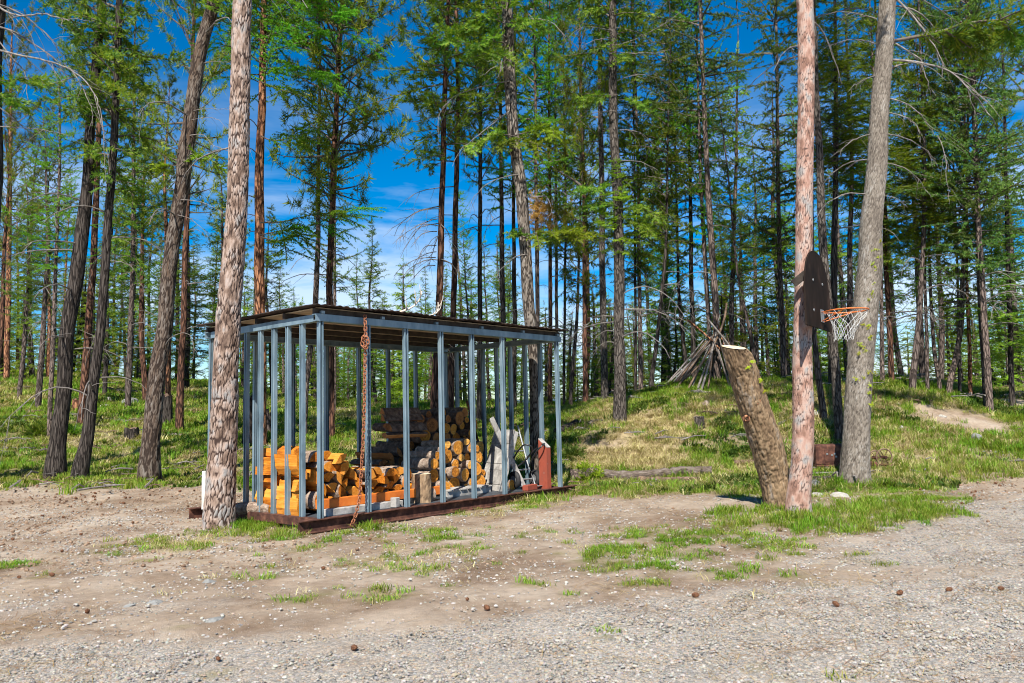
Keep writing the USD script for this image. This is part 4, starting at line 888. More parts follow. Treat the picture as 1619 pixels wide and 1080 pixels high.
# ------------------------------------------------------------------ the near trees
PLATES = dict(sides=120, seg=460)
t, loc, at = tree('plated_pine', 'pine', 10.5, [(345, 826, 47), (350, 740, 43), (356, 640, 40), (364, 480, 36), (372, 380, 33), (380, 200, 31), (384, 0, 29)], 21, [('pine', -220, 2.6)], 'thick pink-grey plated pine standing against the left end of the wood shed', 'plate_pine', 3, (.042, .14, .012), **PLATES)
t, loc, at = tree('hoop_pine', 'pine', 10.6, [(1266, 810, 38), (1267, 740, 33), (1268, 600, 31), (1269, 500, 27), (1270, 400, 26), (1272, 200, 26), (1271, 0, 26)], 20, [('pine', -200, 2.4)], 'straight pinkish pine with the basketball backboard fixed to it', 'plate_hoop', 2, (.036, .09, .005), **PLATES)
HT = (t, loc, at)
t, loc, at = tree('grey_fir', 'fir', 13.3, [(1352, 755, 44), (1355, 680, 40), (1357, 600, 39), (1364, 500, 40), (1376, 400, 36), (1389, 200, 29), (1402, 0, 26)], 19, [('fir', -60, 2.0)], 'big leaning grey fir with many bare limbs, behind the basketball net', 'plate_fir', 2, (.026, .10, .007, 1), **PLATES)
GF = (t, loc, at)
for i, (pp_, r0, dy) in enumerate((([(1404, 95), (1440, 97), (1475, 104), (1505, 115), (1540, 150), (1574, 198)], .024, -.6), ([(1412, -6), (1440, 22), (1465, 55), (1480, 75), (1494, 106)], .022, -.5), ([(1412, 9), (1440, 14), (1462, 27), (1480, 50), (1496, 92), (1504, 106)], .018, .4),
                                ([(1410, 66), (1440, 84), (1458, 98), (1463, 120), (1478, 150)], .016, -.3), ([(1402, 110), (1420, 104), (1446, 99)], .018, .2), ([(1448, -6), (1490, 18), (1512, 34), (1524, 45)], .013, .6), ([(1406, 156), (1432, 164), (1452, 178), (1466, 195), (1478, 214)], .014, -.3),
                                ([(1402, 178), (1432, 186), (1450, 200), (1454, 224)], .010, -.4), ([(1402, 212), (1430, 218), (1456, 232), (1480, 252)], .012, .3), ([(1400, 258), (1430, 266), (1450, 282), (1466, 304)], .011, .2), ([(1378, 212), (1352, 220), (1334, 234), (1327, 246)], .010, -.3), ([(1385, 70), (1350, 62), (1318, 70), (1296, 84)], .012, -.2), ([(1386, 30), (1340, 20), (1306, 24)], .012, -.3), ([(1384, 120), (1362, 128), (1340, 146)], .009, -.2), ([(1482, 214), (1494, 244), (1497, 280), (1502, 322)], .009, -.3), ([(1400, 310), (1424, 318), (1436, 330)], .008, .1))):
    px_limb(t, loc, pp_, 13.3, r0, tw=7, dy=dy, seed=40 + i)
bough(t, loc, [(1408, 66), (1450, 58), (1495, 48), (1530, 36), (1575, 32), (1640, 30)], 13.3, 'fir', 'fir', .10, .34, .034, 5, 9, -.5, label='one living branch with drooping dark needles')
bough(t, loc, [(1530, 36), (1548, 52), (1556, 70)], 13.1, 'fir', 'fir', .07, .26, .012, 6, 4); bough(t, loc, [(1590, 32), (1604, 55), (1612, 78)], 13.0, 'fir', 'fir', .07, .26, .012, 7, 4)
for i, (px, py) in enumerate(((1372, 400), (1378, 398), (1384, 385), (1380, 410), (1370, 420), (1376, 425), (1377, 432), (1374, 450), (1371, 465), (1370, 470), (1366, 476), (1358, 515), (1366, 516), (1363, 520), (1352, 546), (1357, 550), (1360, 556), (1366, 536), (1369, 534), (1350, 560), (1346, 600), (1357, 598), (1365, 590), (1368, 610), (1366, 622), (1369, 640), (1375, 590))):
    r = np.random.default_rng(i); c = aty(px, py, 13.3) - loc; rr = .17 if py > 480 else .165; c = c + [0, -rr - .02, 0]; n = 14
    obj('lichen_tuft', leafmesh('pine', c + r.normal(0, .016, (n, 3)), unit(r.normal(size=(n, 3)) + [0, -1, 0]), unit(r.normal(size=(n, 3))), np.full(n, .026), r), M['lichen'], t, kind='stuff')

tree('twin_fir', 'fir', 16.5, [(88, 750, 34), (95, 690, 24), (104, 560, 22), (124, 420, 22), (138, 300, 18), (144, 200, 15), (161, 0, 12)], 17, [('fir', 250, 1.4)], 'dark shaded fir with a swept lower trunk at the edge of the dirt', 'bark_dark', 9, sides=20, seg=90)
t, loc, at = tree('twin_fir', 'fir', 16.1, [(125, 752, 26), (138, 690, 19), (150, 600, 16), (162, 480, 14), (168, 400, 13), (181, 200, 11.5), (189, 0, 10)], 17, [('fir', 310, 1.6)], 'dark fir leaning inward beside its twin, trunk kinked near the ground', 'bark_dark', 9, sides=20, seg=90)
tree('rust_pine', 'pine', 26, [(129, 672, 13), (134, 600, 12), (141, 500, 11), (148, 400, 10), (156, 200, 8), (162, 0, 6)], 20, [('pine', 230, 1.9)], 'red-barked pine behind the two dark leaning firs', 'bark_red', 4)
tree('pale_snag', 'larch', 24, [(78, 664, 7), (82, 580, 7), (88, 420, 5.5), (93, 300, 4.5), (94, 130, 2.5)], 11, [('larch', 430, 1.5, 110)], 'thin pale larch with light feathery crown left of the dark firs', 'bark_larch', 7)
tree('orange_pine', 'pine', 42, [(10, 600, 9), (13, 480, 8), (15, 300, 7), (17, 150, 5)], 20, [('pine', 400, 2.6)], 'far orange-trunked pine on the meadow slope near the left edge of the photo', 'bark_orange', 3)
t, loc, at = tree('lichen_fir', 'fir', 15.8, [(235, 752, 36), (241, 690, 27), (250, 600, 25), (262, 480, 23), (271, 400, 22), (288, 290, 22), (293, 235, 24), (297, 215, 23), (307, 140, 21), (322, 60, 20), (337, 0, 19)], 18, [('fir', 30, 2.2)], 'leaning fir with rusty lichen-streaked base and a kinked trunk', 'plate_lichen', 7, (.05, .30, .010, 1), sides=72, seg=300)
for i, (pp_, r0) in enumerate((([(262, 545), (268, 536), (290, 526), (305, 540), (306, 566), (298, 582)], .010), ([(247, 500), (230, 492), (228, 520), (232, 548)], .009), ([(296, 215), (318, 212), (340, 232), (362, 238)], .011), ([(283, 316), (320, 320), (352, 338)], .010), ([(280, 340), (300, 346), (330, 374)], .008), ([(306, 175), (330, 172), (362, 174)], .008), ([(300, 190), (330, 186), (360, 204)], .007), ([(286, 245), (272, 232), (256, 222), (246, 232)], .008), ([(322, 100), (338, 98), (364, 100)], .007))): px_limb(t, loc, pp_, 15.7, r0, tw=5, dy=-.4, seed=70 + i)
bough(t, loc, [(285, 262), (300, 250), (322, 246), (340, 262)], 15.6, 'fir', 'fir_y', .09, .26, .014, 12, 6); bough(t, loc, [(285, 262), (268, 262), (252, 276)], 15.5, 'fir', 'fir_y', .09, .24, .012, 13, 5)
tree('slim_pine', 'pine', 25, [(283, 676, 13), (288, 560, 10), (293, 400, 9), (300, 200, 7), (308, 0, 5)], 19, [('pine', 330, 2.0)], 'slim dark-barked pine just behind the leaning lichen fir', 'bark_red', 5)
tree('meadow_fir', 'fir', 31, [(202, 640, 9), (206, 540, 8), (210, 400, 7), (212, 200, 5)], 17, [('fir', 440, 1.9)], 'mid-distance fir beside the grey boulder on the meadow', 'bark_thin', 5)
# the dead tree at the far left edge and its long bare limbs
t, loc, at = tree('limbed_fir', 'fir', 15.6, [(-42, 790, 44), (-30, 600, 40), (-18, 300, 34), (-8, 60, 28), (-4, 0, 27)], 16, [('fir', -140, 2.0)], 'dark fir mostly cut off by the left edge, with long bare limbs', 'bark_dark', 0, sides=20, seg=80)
for i, (pp_, r0, dy) in enumerate((([(-6, 6), (18, 22), (40, 25), (60, 22), (85, 26), (112, 34)], .022, -.8), ([(-4, 42), (20, 50), (48, 66), (85, 92), (102, 108)], .020, .4), ([(-6, 78), (25, 86), (60, 93), (95, 103), (112, 110), (132, 126), (150, 150), (158, 175), (160, 200)], .021, -.9), ([(0, 8), (30, 20), (62, 44), (90, 74), (106, 108)], .017, .8), ([(110, 108), (126, 130), (138, 156), (146, 172), (145, 200)], .011, -.9), ([(-4, 62), (18, 90), (40, 118), (44, 150), (52, 200)], .013, .2), ([(-4, 168), (20, 186), (50, 214), (66, 240)], .013, .3), ([(-4, 200), (30, 202), (70, 206), (110, 214)], .010, -.5))): px_limb(t, loc, pp_, 15.5, r0 * 1.15, tw=9, dy=dy, seed=120 + i)
bough(t, loc, [(-20, 118), (10, 128), (40, 122), (64, 128)], 15.3, 'fir', 'fir', .09, .3, .018, 31, 7); bough(t, loc, [(-20, 140), (5, 150), (25, 160), (40, 172)], 15.2, 'fir', 'fir', .09, .3, .016, 32, 7)

# behind the shed
t, loc, at = tree('orange_larch', 'larch', 21.5, [(414, 700, 19), (412, 600, 18), (411, 480, 17), (411, 300, 14.5), (414, 150, 12), (417, 0, 9)], 20, [('larch', 140, 2.7), ('larch', 60, 1.8)], 'orange-barked larch with bright green boughs rising behind the shed', 'bark_orange', 6, sides=24)
for i, (pp_, n) in enumerate((([(411, 372), (440, 366), (480, 360), (530, 340), (552, 330)], 8), ([(411, 352), (450, 350), (500, 338), (540, 340)], 7), ([(413, 375), (450, 380), (470, 372), (500, 374)], 6), ([(414, 108), (450, 110), (490, 118), (530, 122)], 9), ([(414, 85), (450, 74), (490, 62), (540, 50)], 9), ([(415, 60), (460, 44), (500, 30), (545, 26)], 9), ([(412, 100), (380, 78), (350, 70), (330, 66)], 7), ([(414, 130), (445, 142), (480, 152)], 6), ([(416, 30), (450, 16), (490, 6), (530, -4)], 8), ([(412, 66), (385, 46), (355, 34)], 6), ([(449, 382), (452, 395), (453, 412)], 2), ([(413, 215), (440, 222), (470, 214), (500, 206)], 5))): bough(t, loc, pp_, 21.2, 'larch', 'larch', .13, .34, .02, 50 + i, n, -1.2)
tree('dark_pine', 'pine', 22.5, [(523, 697, 12), (523, 600, 12), (521.5, 480, 11), (523, 380, 10), (530, 200, 8.5), (538, 60, 7)], 21, [('pine', 345, 2.7), ('pine', 230, 2.9), ('pine', 120, 2.5)], 'dark full-crowned pine directly above the near corner of the shed', 'bark_red', 5)
tree('curved_fir', 'fir', 23, [(481, 686, 9), (484, 620, 9), (492, 540, 9), (499, 480, 9), (502, 400, 8), (504, 250, 6), (506, 90, 4)], 15, [('fir', 345, 1.2)], 'curved grey-trunked fir seen through the shed posts, left of the dark pine', 'bark_thin', 6)
tree('feather_larch', 'larch', 31, [(529, 668, 5.5), (529, 480, 5), (529, 330, 4)], 15, [('larch:larch_dull', 470, 1.5)], 'thin larch with grey-green feathery twigs close behind the dark pine', 'bark_larch', 3)
t, loc, at = tree('limb_fir', 'fir', 20, [(685, 664, 16), (689, 600, 13), (694, 490, 11.5), (698, 330, 9.5), (702, 200, 8.5), (709, 0, 6)], 18, [('fir', 265, 2.4)], 'fir with long drooping bare limbs reaching over open sky behind the roof', 'bark_red', 3)
for i, (pp_, dy) in enumerate((([(693, 357), (670, 354), (645, 366), (620, 386)], -.5), ([(692, 346), (672, 352), (650, 378), (632, 408)], .3), ([(691, 366), (672, 368), (655, 384), (650, 392)], -.4), ([(690, 388), (676, 388), (664, 402), (656, 432)], -.2), ([(689, 407), (664, 408), (640, 420), (623, 436)], -.3), ([(688, 420), (676, 420), (660, 432), (640, 456)], .4), ([(695, 330), (672, 332), (655, 338), (640, 358), (634, 380)], -.6), ([(690, 398), (668, 404), (654, 418), (655, 440)], .2), ([(693, 372), (690, 380), (684, 400), (678, 428)], -.1), ([(697, 410), (712, 416), (726, 436), (735, 456)], .3), ([(697, 355), (710, 372), (712, 395)], -.3))): px_limb(t, loc, pp_, 19.9, .013, tw=9, dy=dy, seed=150 + i)
tree('red_pine', 'pine', 21.5, [(712, 672, 12), (713, 600, 11), (717, 490, 9.5), (720, 330, 8.5), (724, 150, 7)], 19, [('pine', 250, 2.0)], 'red-brown pine beside the fir with drooping limbs', 'bark_red', 5)
tree('black_pine', 'pine', 23.5, [(757, 676, 9), (758, 600, 8), (759, 480, 7.5), (759, 330, 6.5), (760, 150, 5.5)], 18, [('pine', 290, 1.7)], 'nearly black slim pine centred over the shed roof', 'bark_dark', 9)
tree('grey_larch', 'larch', 25, [(796, 676, 9), (796, 600, 8.5), (795, 480, 8), (793, 330, 7), (791, 150, 5)], 19, [('larch', 320, 1.9)], 'slim grey-brown larch left of the shed-side fir', 'bark_thin', 7)
tree('thin_dark_larch', 'larch', 25.5, [(814, 670, 8), (813.5, 480, 7), (812, 330, 5.5), (815, 100, 4)], 18, [('larch', 300, 1.6)], 'thin dark larch almost touching the shed-side fir', 'bark_dark', 6)
t, loc, at = tree('shed_side_fir', 'fir', 14.5, [(848, 772, 17), (846, 640, 16), (843, 560, 17), (836, 490, 19), (825, 330, 19), (812, 200, 19), (800, 0, 18)], 18, [('fir', 10, 2.1)], 'tall grey-brown fir growing against the far end of the shed, ringed by green sprays', 'plate_sidefir', 3, (.035, .20, .006, 1), sides=60, seg=300)
for i, (pp_, n, tl) in enumerate((([(815, 216), (790, 212), (768, 218), (752, 226)], 7, .3), ([(815, 214), (840, 208), (862, 204), (880, 208)], 7, .3), ([(815, 218), (800, 224), (784, 232)], 5, .28), ([(816, 216), (832, 222), (850, 228)], 5, .28), ([(828, 376), (818, 370), (806, 368)], 4, .26), ([(828, 376), (850, 368), (880, 366), (918, 372)], 10, .3), ([(830, 378), (850, 376), (872, 378)], 6, .26), ([(803, 68), (775, 66), (745, 70), (716, 62)], 9, .34), ([(803, 60), (776, 48), (744, 44)], 8, .34), ([(804, 74), (786, 84), (762, 84)], 6, .3), ([(802, 40), (780, 30), (756, 26)], 6, .3), ([(806, 40), (832, 34), (858, 40)], 5, .3))): bough(t, loc, pp_, 14.4, 'fir', 'fir_y' if i < 7 and i % 2 else 'fir', .055, tl * .66, .014, 200 + i, n + 3, -.7 if i % 2 else -.3)
for i, pp_ in enumerate(([(806, 128), (770, 135), (720, 152), (695, 180), (692, 208)], [(822, 276), (790, 282), (760, 300), (742, 328)], [(806, 175), (780, 195), (752, 218), (728, 238), (716, 262)], [(832, 312), (860, 310), (872, 330), (866, 345)], [(834, 402), (812, 408), (796, 422), (784, 438)], [(797, 56), (785, 55), (776, 64)])): px_limb(t, loc, pp_, 14.4, .012, tw=6, dy=-.5, seed=180 + i)
t, loc, at = tree('rusty_larch', 'larch', 24, [(850, 662, 7.5), (850, 480, 7), (848, 330, 6), (846, 100, 4)], 18, [('larch', 300, 1.7)], 'slim dark larch with a clump of dead rust-coloured needles', 'bark_thin', 4)
r = np.random.default_rng(77); n = 150; c = aty(856, 338, 23.8) - loc
obj('dead_clump', leafmesh('pine', c + r.normal(0, 1, (n, 3)) * [.25, .2, .28], unit(r.normal(size=(n, 3))), unit(r.normal(size=(n, 3))), r.uniform(.1, .2, n), r), M['rust_leaf'], t, kind='stuff', label='hanging clump of dead rust-coloured needles')
tree('red_larch', 'larch', 25, [(870, 642, 7), (870, 480, 6.5), (869, 330, 5), (868, 120, 4)], 18, [('larch', 350, 2.0)], 'red-brown larch just beyond the shed-side fir, bright green crown', 'bark_red', 5)
tree('slim_larch', 'larch', 28, [(881, 640, 5.5), (880, 480, 5), (879, 330, 4.5), (878, 120, 3)], 17, [('larch', 380, 1.6)], 'very slim larch over the far end of the shed roof', 'bark_thin', 3)
tree('slim_larch', 'larch', 25, [(892, 644, 4.5), (893, 480, 4), (894, 300, 3.5)], 14, [('larch:larch_dull', 420, 1.2)], 'very slim dark larch just clear of the shed corner', 'bark_dark', 4)
tree('bent_fir', 'fir', 25, [(902, 640, 6), (906, 580, 6), (912, 500, 5), (915, 420, 4)], 11, [('fir', 470, 1.3)], 'thin bent fir rising by the broken snag beyond the shed', 'bark_thin', 4)
tree('rust_red_pine', 'pine', 24, [(926, 632, 8.5), (925, 540, 8), (924, 470, 7), (923, 300, 6)], 14, [('pine', 485, 1.6)], 'rust-red pine with low dense crown right of the snag', 'bark_red', 3)
tree('bank_fir', 'fir', 21, [(957, 634, 12), (955, 540, 11), (953, 440, 10), (950, 200, 8)], 18, [('fir', 260, 1.6)], 'grey fir on the bank, close left of the tall bank fir', 'bark_grey', 6)
t, loc, at = tree('tall_bank_fir', 'fir', 18, [(979, 650, 21), (979, 580, 18), (978, 440, 17), (976, 330, 16), (971, 200, 14), (968, 0, 12)], 19, [('fir', 95, 1.9), ('fir:fir_y', 400, 1.0, 250)], 'tall fir standing alone on the lip of the bank, right of the shed', 'bark_grey', 10, sides=24, seg=90)
for i, pp_ in enumerate(([(972, 72), (1010, 60), (1045, 40), (1080, 18)], [(972, 82), (1020, 84), (1060, 80)], [(976, 128), (1010, 118), (1040, 124), (1065, 132)], [(974, 44), (1010, 52), (1030, 66)], [(980, 190), (1020, 182), (1060, 176)], [(980, 206), (1008, 208), (1030, 225), (1056, 240)], [(968, 48), (930, 42), (900, 60)], [(966, 60), (940, 64), (918, 76)], [(974, 176), (940, 178), (908, 196)], [(980, 255), (1012, 256), (1040, 270)], [(966, 20), (990, 10), (1030, -5)])): px_limb(t, loc, pp_, 17.9, .011, tw=7, dy=-.5, seed=230 + i)
for i, pp_ in enumerate(([(976, 150), (940, 152), (915, 162)], [(978, 158), (1004, 160), (1026, 172)], [(978, 330), (1010, 330), (1042, 342)], [(976, 325), (948, 322), (928, 330)], [(978, 290), (945, 296), (912, 306)], [(980, 345), (1010, 352), (1030, 366)])): bough(t, loc, pp_, 17.9, 'fir', 'fir', .07, .22, .012, 260 + i, 9, -.5)
tree('bank_larch', 'larch', 23, [(1005, 622, 5), (1005, 520, 4.5), (1004, 380, 4), (1003, 240, 3)], 15, [('larch', 420, 1.5)], 'thin dark-stemmed larch first to the right of the tall bank fir', 'bark_dark', 5)
tree('bank_larch', 'larch', 23, [(1014, 622, 8), (1012, 520, 7), (1010, 400, 6), (1008, 250, 5)], 15, [('fir', 440, 1.7)], 'pale-stemmed fir second to the right of the tall bank fir', 'bark_larch', 6)
tree('leaning_larch', 'larch', 22, [(1029, 620, 8), (1037, 550, 6.5), (1046, 470, 5.5), (1052, 400, 5), (1056, 200, 3)], 14, [('fir', 400, 1.5)], 'thin dark tree leaning to the right above the grassy bank', 'bark_dark', 5)
tree('leaning_larch', 'larch', 25, [(1087, 594, 6), (1079, 530, 6), (1074, 480, 5), (1070, 330, 4)], 13, [('fir', 430, 1.6)], 'thin dark tree leaning left behind the stick tipi', 'bark_dark', 4)
tree('tipi_fir', 'fir', 24.5, [(1098, 600, 8.5), (1095, 520, 7.5), (1093, 440, 7), (1090, 250, 5)], 15, [('fir', 330, 1.9)], 'dark full fir at the back of the stick tipi', 'bark_dark', 4)
tree('tipi_larch', 'larch', 21.5, [(1135, 606, 12), (1133, 520, 11), (1129, 450, 10.5), (1122, 340, 9.5), (1114, 190, 7.5), (1107, 0, 6)], 18, [('larch:larch_dull', 210, 2.2)], 'pale pink-stemmed larch carrying the stick tipi', 'bark_larch', 8, sides=20)
tree('tipi_larch', 'larch', 22.5, [(1126, 600, 8), (1122, 520, 7.5), (1117, 450, 7), (1110, 330, 6), (1104, 150, 4)], 16, [('larch', 380, 1.3)], 'darker slender larch paired with the pale tipi larch', 'bark_thin', 4)
tree('skyline_fir', 'fir', 23, [(1157, 605, 8), (1157, 520, 8), (1158, 440, 7.5), (1164, 250, 5), (1166, 90, 2)], 11.5, [('fir:fir_y', 460, 1.5, 80)], 'yellow-green pointed fir against blue sky right of the tipi', 'bark_thin', 3)
tree('leaning_larch', 'larch', 22, [(1197, 606, 6), (1188, 540, 6), (1176, 480, 5), (1166, 430, 4)], 9, [('larch:larch_dull', 470, .9)], 'thin dead-looking stem leaning left behind the leaning stump', 'bark_thin', 4)
tree('straight_larch', 'larch', 22, [(1240, 608, 9.5), (1237, 520, 9), (1234, 440, 8), (1230, 250, 6), (1226, 0, 4)], 17, [('larch:larch_dull', 420, 2.0)], 'straight slim larch close left of the hoop pine', 'bark_thin', 5)
tree('grey_lean_fir', 'fir', 15.8, [(1327, 676, 13), (1323, 600, 14), (1317, 540, 14), (1308, 470, 14), (1300, 380, 13), (1297, 300, 12), (1290, 120, 9), (1285, 0, 8)], 15, [('fir', -40, 1.5)], 'slender grey fir curving up behind the backboard', 'bark_grey', 4, sides=20, seg=80)
tree('grey_lean_fir', 'fir', 17, [(1300, 640, 11), (1293, 590, 9), (1287, 520, 8), (1284, 420, 7), (1282, 200, 5)], 12, [('fir', 150, 1.2)], 'short bent grey stem half hidden behind the hoop pine', 'bark_thin', 2)
tree('bushy_fir', 'fir', 19.5, [(1318, 618, 13), (1318, 500, 12), (1319, 400, 10), (1322, 200, 7)], 13.2, [('fir', 300, 1.75, 5)], 'dense dark fir crown filling the gap between hoop pine and grey fir', 'bark_dark', 6)
tree('slim_larch', 'larch', 20, [(1346, 615, 9), (1344, 500, 9), (1344, 400, 8), (1346, 250, 6)], 13, [('fir', 330, 1.3)], 'slim trunk glimpsed through the basketball net', 'bark_thin', 4)
tree('brown_larch', 'larch', 21, [(1411, 612, 9), (1407, 520, 8.5), (1402, 440, 7.5), (1398, 300, 5.5)], 13, [('fir', 400, 1.7)], 'straight red-brown stem right beside the big grey fir', 'bark_red', 4)
tree('crest_fir', 'fir', 20.5, [(1396, 610, 7), (1394, 520, 6), (1392, 400, 5)], 11, [('fir', 420, 1.3)], 'thin pale stem tucked against the big grey fir', 'bark_larch', 3)
tree('crest_lean_pine', 'pine', 19.5, [(1443, 610, 11), (1448, 560, 10), (1454, 500, 8.5), (1458, 430, 7.5), (1462, 250, 5)], 13, [('fir', 370, 1.7, 105)], 'dark curved pine leaning right on the crest of the bank', 'bark_thin', 5)
tree('crest_larch', 'larch', 20, [(1467, 612, 6), (1465, 540, 5.5), (1463, 480, 4.5), (1460, 300, 3)], 12, [('fir:fir_y', 430, 1.2)], 'slim stem just right of the curved crest pine', 'bark_thin', 4)
tree('crest_larch', 'larch', 20.5, [(1486, 613, 6.5), (1477, 550, 6), (1472, 480, 5), (1470, 430, 4.5), (1468, 250, 3)], 12, [('larch:larch_dull', 400, 1.4)], 'bare slim stem leaning left along the crest', 'bark_larch', 6)
tree('crest_pine', 'pine', 20, [(1500, 613, 9), (1511, 565, 8.5), (1519, 510, 8), (1522, 440, 7), (1528, 300, 5)], 13, [('pine', 400, 1.6)], 'stem sweeping right from a bent foot on the crest', 'bark_larch', 6)
tree('crest_pine', 'pine', 20.5, [(1517, 612, 5), (1516, 560, 4.5), (1515, 480, 4)], 9, [('fir:fir_y', 520, 1.0)], 'very thin stem beside the bent-footed crest tree', 'bark_larch', 3)
tree('red_crest_pine', 'pine', 20, [(1534, 612, 6), (1533, 540, 6), (1530, 480, 5), (1528, 300, 4)], 12, [('pine', 470, 1.4)], 'reddish straight stem on the crest left of the pair of pale larches', 'bark_orange', 3)
t, loc, at = tree('pale_pair_larch', 'larch', 18.5, [(1563, 616, 11), (1560, 560, 10), (1556, 500, 9.5), (1550, 400, 8.5), (1543, 250, 7), (1537, 120, 5.5), (1532, 0, 4)], 13.5, [('larch:larch_dull', 440, 2.0), ('larch:larch_dull', 330, 2.3)], 'large pale larch with feathery layered crown on the right of the crest', 'bark_larch', 5, sides=20)
tree('pale_pair_larch', 'larch', 18.8, [(1556, 614, 6), (1553, 540, 6.5), (1548, 450, 6), (1544, 330, 5)], 12, [('larch:larch_dull', 420, 1.5)], 'thinner larch leaning across the large pale larch', 'bark_thin', 4)
tree('brushy_fir', 'pine', 19, [(1600, 622, 8), (1598, 540, 8), (1594, 440, 7), (1590, 250, 5)], 12, [('fir', 570, 1.5, 300)], 'dark brushy fir by the right edge above the bare dirt slope', 'bark_dark', 3)
tree('dull_larch', 'larch', 24, [(1640, 620, 8), (1632, 480, 7), (1626, 250, 5), (1622, 0, 3)], 17, [('larch:larch_dull', 470, 2.1)], 'larch half out of view at the right edge', 'bark_larch', 4)

# ------------------------------------------------------------------ farther trees, copies of a few kinds
FAR = {}
def far_class(key, crown_kind, k, H, foot, Rc, bark, deads):
    path = f'/World/far_{key}'; stage.CreateClassPrim(path); r = np.random.default_rng(600 + len(FAR)); zs = np.linspace(-.4, H, 26)
    P = np.stack([(meshkit.noise(np.stack([zs * .25, zs * 0 + k, zs * 0], -1), 3) - .5) * .5, (meshkit.noise(np.stack([zs * .25, zs * 0 + k, zs * 0], -1), 4) - .5) * .5, zs], 1); P -= P[0] * [1, 1, 0]
    v, f, _ = trunk(P, np.interp(zs, [0, H * .6, H], [.15, .085, .012]), 10, seed=k, flare=.25); usdkit.mesh(stage, path + '/trunk', (v, f), M[bark], smooth=True)
    c = CROWNS[crown_kind][k % len(CROWNS[crown_kind])]; s = np.array([Rc / c[2], Rc / c[2], (H + .2 - foot) / c[1]])
    off = np.array([np.interp(foot, zs, P[:, 0]), np.interp(foot, zs, P[:, 1]), foot])
    tints(usdkit.mesh(stage, path + '/crown', (c[3][0] * s + off, c[3][1]), M[c[5]]), 3, k); lb = usdkit.mesh(stage, path + '/crown/limbs', (c[4][0] * s + off, c[4][1]), M['limb'], smooth=True); lb.GetPrim().SetCustomDataByKey('kind', 'stuff'); stage.GetPrimAtPath(path + '/crown').SetCustomDataByKey('kind', 'stuff')
    if deads:
        dl = []
        for i in range(deads):
            z = r.uniform(H * .12, foot); az = r.random() * 6.28; L = r.uniform(.5, 1.4); h = np.array([math.cos(az), math.sin(az), 0]); b = np.array([np.interp(z, zs, P[:, 0]), np.interp(z, zs, P[:, 1]), z]); dl.append(dead_limb([b, b + h * L * .5 + [0, 0, .05], b + h * L + [0, 0, -.3 * L]], .009, r, 2, 6))
        usdkit.mesh(stage, path + '/dead_branches', cat(dl), M['dead'], smooth=True)
    FAR[key] = (path, H)
far_class('tall_pine', 'pine', 0, 17, 8.5, 2.1, 'bark_orange', 4); far_class('red_pine', 'pine', 1, 16, 7, 2.0, 'bark_red', 4); far_class('fir', 'fir', 1, 15, 4.5, 2.0, 'bark_thin', 5); far_class('dark_fir', 'fir', 2, 14, 3.0, 2.1, 'bark_dark', 6)
far_class('larch', 'larch', 0, 16, 5.5, 1.8, 'bark_larch', 4); far_class('grey_larch', 'larch:larch_dull', 1, 15, 5, 1.7, 'bark_thin', 4); far_class('young_fir', 'fir:fir_y', 0, 7, .35, 2.0, 'bark_thin', 0); far_class('young_dark_fir', 'fir', 3, 7.5, .5, 2.0, 'bark_dark', 0); far_class('young_larch', 'larch', 2, 8, .9, 1.9, 'bark_larch', 0)
WORD = {'tall_pine': ('pine', 'orange-stemmed'), 'red_pine': ('pine', 'red-stemmed'), 'fir': ('fir', 'grey-stemmed'), 'dark_fir': ('fir', 'dark'), 'larch': ('larch', 'bright green'), 'grey_larch': ('larch', 'dull green'), 'young_fir': ('fir', 'young yellow-green'), 'young_dark_fir': ('fir', 'young dark'), 'young_larch': ('larch', 'young bright')}
MARK = [(-60, 'the left edge of the photo'), (105, 'the twin dark firs'), (250, 'the leaning lichen fir'), (350, 'the plated pine'), (412, 'the orange larch behind the shed'), (522, 'the dark full-crowned pine'), (690, 'the fir with drooping bare limbs'), (840, 'the shed-side fir'), (978, 'the tall bank fir'), (1130, 'the stick tipi'), (1200, 'the leaning stump'), (1270, 'the hoop pine'), (1380, 'the big grey fir'), (1450, 'the curved crest pine'), (1560, 'the large pale larch')]
cand = []
fr = np.random.default_rng(21)
def put_far(px, Y, key, s=None, H=None):
    X = aty(px, 640, Y)[0]; z = float(ground_z(X, Y)) - .05; s = s if s else (H / FAR[key][1])
    cand.append((px, Y, key, s, (X, Y, z)))
